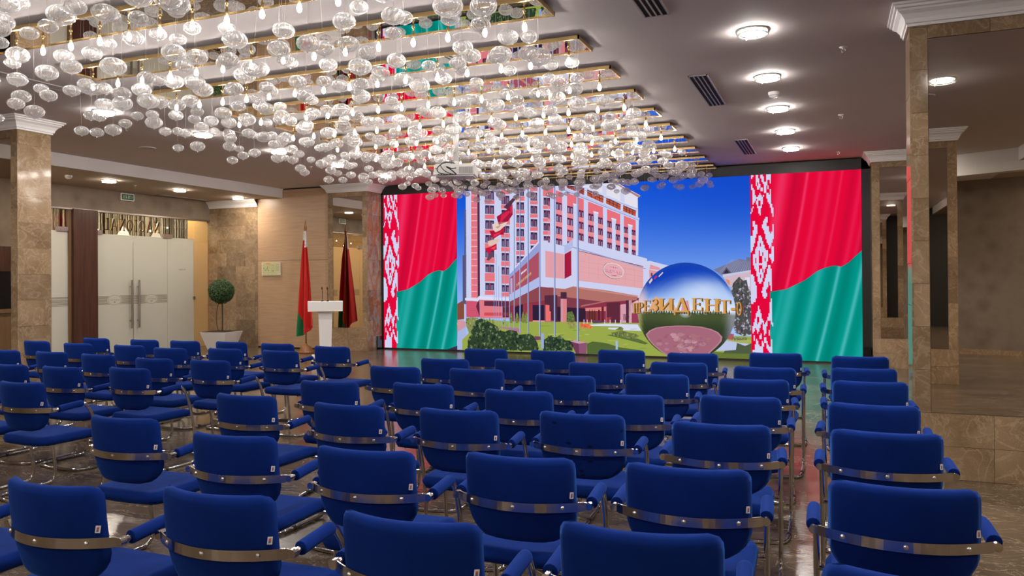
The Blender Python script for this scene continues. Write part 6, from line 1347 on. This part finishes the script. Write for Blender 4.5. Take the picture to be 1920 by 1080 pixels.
CHAIRS = [
    ('m', 1, 1, -0.498, 7.632, 5.0), ('m', 1, 2, -1.219, 7.382, 2.8), ('m', 1, 3, -1.921, 7.47, 2.0), ('m', 1, 4, -2.542, 7.209, -2.3),
    ('m', 1, 5, -3.247, 7.18, 3.5), ('m', 2, 1, -0.502, 6.41, -0.1), ('m', 2, 2, -1.193, 6.539, 3.3), ('m', 2, 3, -1.838, 6.289, 1.4),
    ('m', 2, 4, -2.547, 6.338, -0.9), ('m', 2, 5, -3.195, 6.181, 3.3), ('m', 3, 1, -0.515, 5.64, 5.0), ('m', 3, 2, -1.203, 5.702, 3.0),
    ('m', 3, 3, -1.818, 5.422, -1.9), ('m', 3, 4, -2.599, 5.567, 1.5), ('m', 3, 5, -3.302, 5.507, 0.4), ('m', 4, 1, -0.517, 4.81, 0.7),
    ('m', 4, 2, -1.175, 4.662, 2.5), ('m', 4, 3, -1.851, 4.592, -0.3), ('m', 4, 4, -2.583, 4.672, 0.4), ('m', 4, 5, -3.266, 4.565, 3.5),
    ('m', 5, 1, -0.511, 3.89, 2.6), ('m', 5, 2, -1.228, 3.932, 0.4), ('m', 5, 3, -1.892, 3.817, 3.1), ('m', 5, 4, -2.564, 3.764, 0.1),
    ('m', 5, 5, -3.374, 3.854, -1.0), ('m', 6, 1, -0.515, 2.967, 1.9), ('m', 6, 2, -1.173, 2.914, 2.5), ('m', 6, 3, -1.825, 2.801, 2.2),
    ('m', 6, 4, -2.561, 2.846, 2.5), ('m', 6, 5, -3.43, 3.008, 0.8), ('m', 7, 1, -0.516, 2.194, 3.5), ('m', 7, 2, -1.177, 2.048, 1.7),
    ('m', 7, 3, -1.927, 2.065, 1.3), ('m', 7, 4, -2.557, 1.95, -0.2), ('l', 1, 1, -4.937, 6.952, -3.5), ('l', 1, 2, -5.752, 7.073, -2.9),
    ('l', 1, 3, -6.45, 7.12, -2.9), ('l', 1, 4, -7.09, 7.06, -2.5), ('l', 1, 5, -7.72, 7.05, -2.4), ('l', 1, 6, -8.543, 7.06, -2.9),
    ('l', 2, 1, -5.151, 6.377, -3.3), ('l', 2, 2, -5.87, 6.39, -2.9), ('l', 2, 3, -6.5, 6.27, -1.4), ('l', 2, 4, -7.22, 6.39, -1.8),
    ('l', 2, 5, -8.03, 6.4, -1.9), ('l', 2, 6, -8.85, 6.5, -3.6), ('l', 3, 1, -5.149, 5.419, -2.2), ('l', 3, 2, -5.77, 5.38, -2.3),
    ('l', 3, 3, -6.63, 5.5, -3.2), ('l', 3, 4, -7.333, 5.544, -2.8), ('l', 4, 1, -5.33, 4.72, -2.6), ('l', 4, 2, -5.96, 4.6, -1.9),
    ('l', 5, 1, -5.32, 3.8, -1.7), ('r', 1, 1, 0.216, 7.526, 4.0), ('r', 2, 1, 0.214, 6.567, 3.9), ('r', 3, 1, 0.225, 5.765, 3.1),
    ('r', 4, 1, 0.2, 4.748, -2.3), ('r', 5, 1, 0.217, 3.939, 1.0), ('r', 6, 1, 0.213, 2.958, 1.8), ('r', 7, 1, 0.203, 2.1, 1.5),
    ('m', 7, 5, -3.27, 1.95, 0.0), ('l', 3, 5, -8.02, 5.54, -3.0), ('l', 4, 3, -6.58, 4.59, -3.0), ('l', 5, 2, -6.05, 3.78, -3.0),
    ('l', 4, 4, -7.23, 4.62, -3.0)]
proto = make_chair(); first_used = False
GRP = {'m': 'chairs of the middle block', 'l': 'chairs of the left block by the glass doors', 'r': 'single file of chairs along the right pillars'}
for blk, row, col, x, y, a in CHAIRS:
    if (blk, row, col) == ('m', 5, 2): o = make_chair(True)
    elif not first_used: o = proto; first_used = True
    else: o = copy_tree(proto)
    o.location = (x, y, 0); o.rotation_euler[2] = math.radians(a)
    if blk == 'r': lb = 'blue armchair of the single file beside the right pillars, %s from the screen' % ORD[row]
    elif blk == 'm':
        lb = 'blue armchair of the middle block, %s row from the screen, %s from the right end' % (ORD[row], ORD[col])
        if (row, col) == (5, 2): lb = 'blue armchair with dark water stains on its backrest, in the middle block'
    else: lb = 'blue armchair of the left block, %s row from the screen, %s from the lectern side' % (ORD[row], ORD[col])
    tag(o, lb, 'chair', GRP[blk])
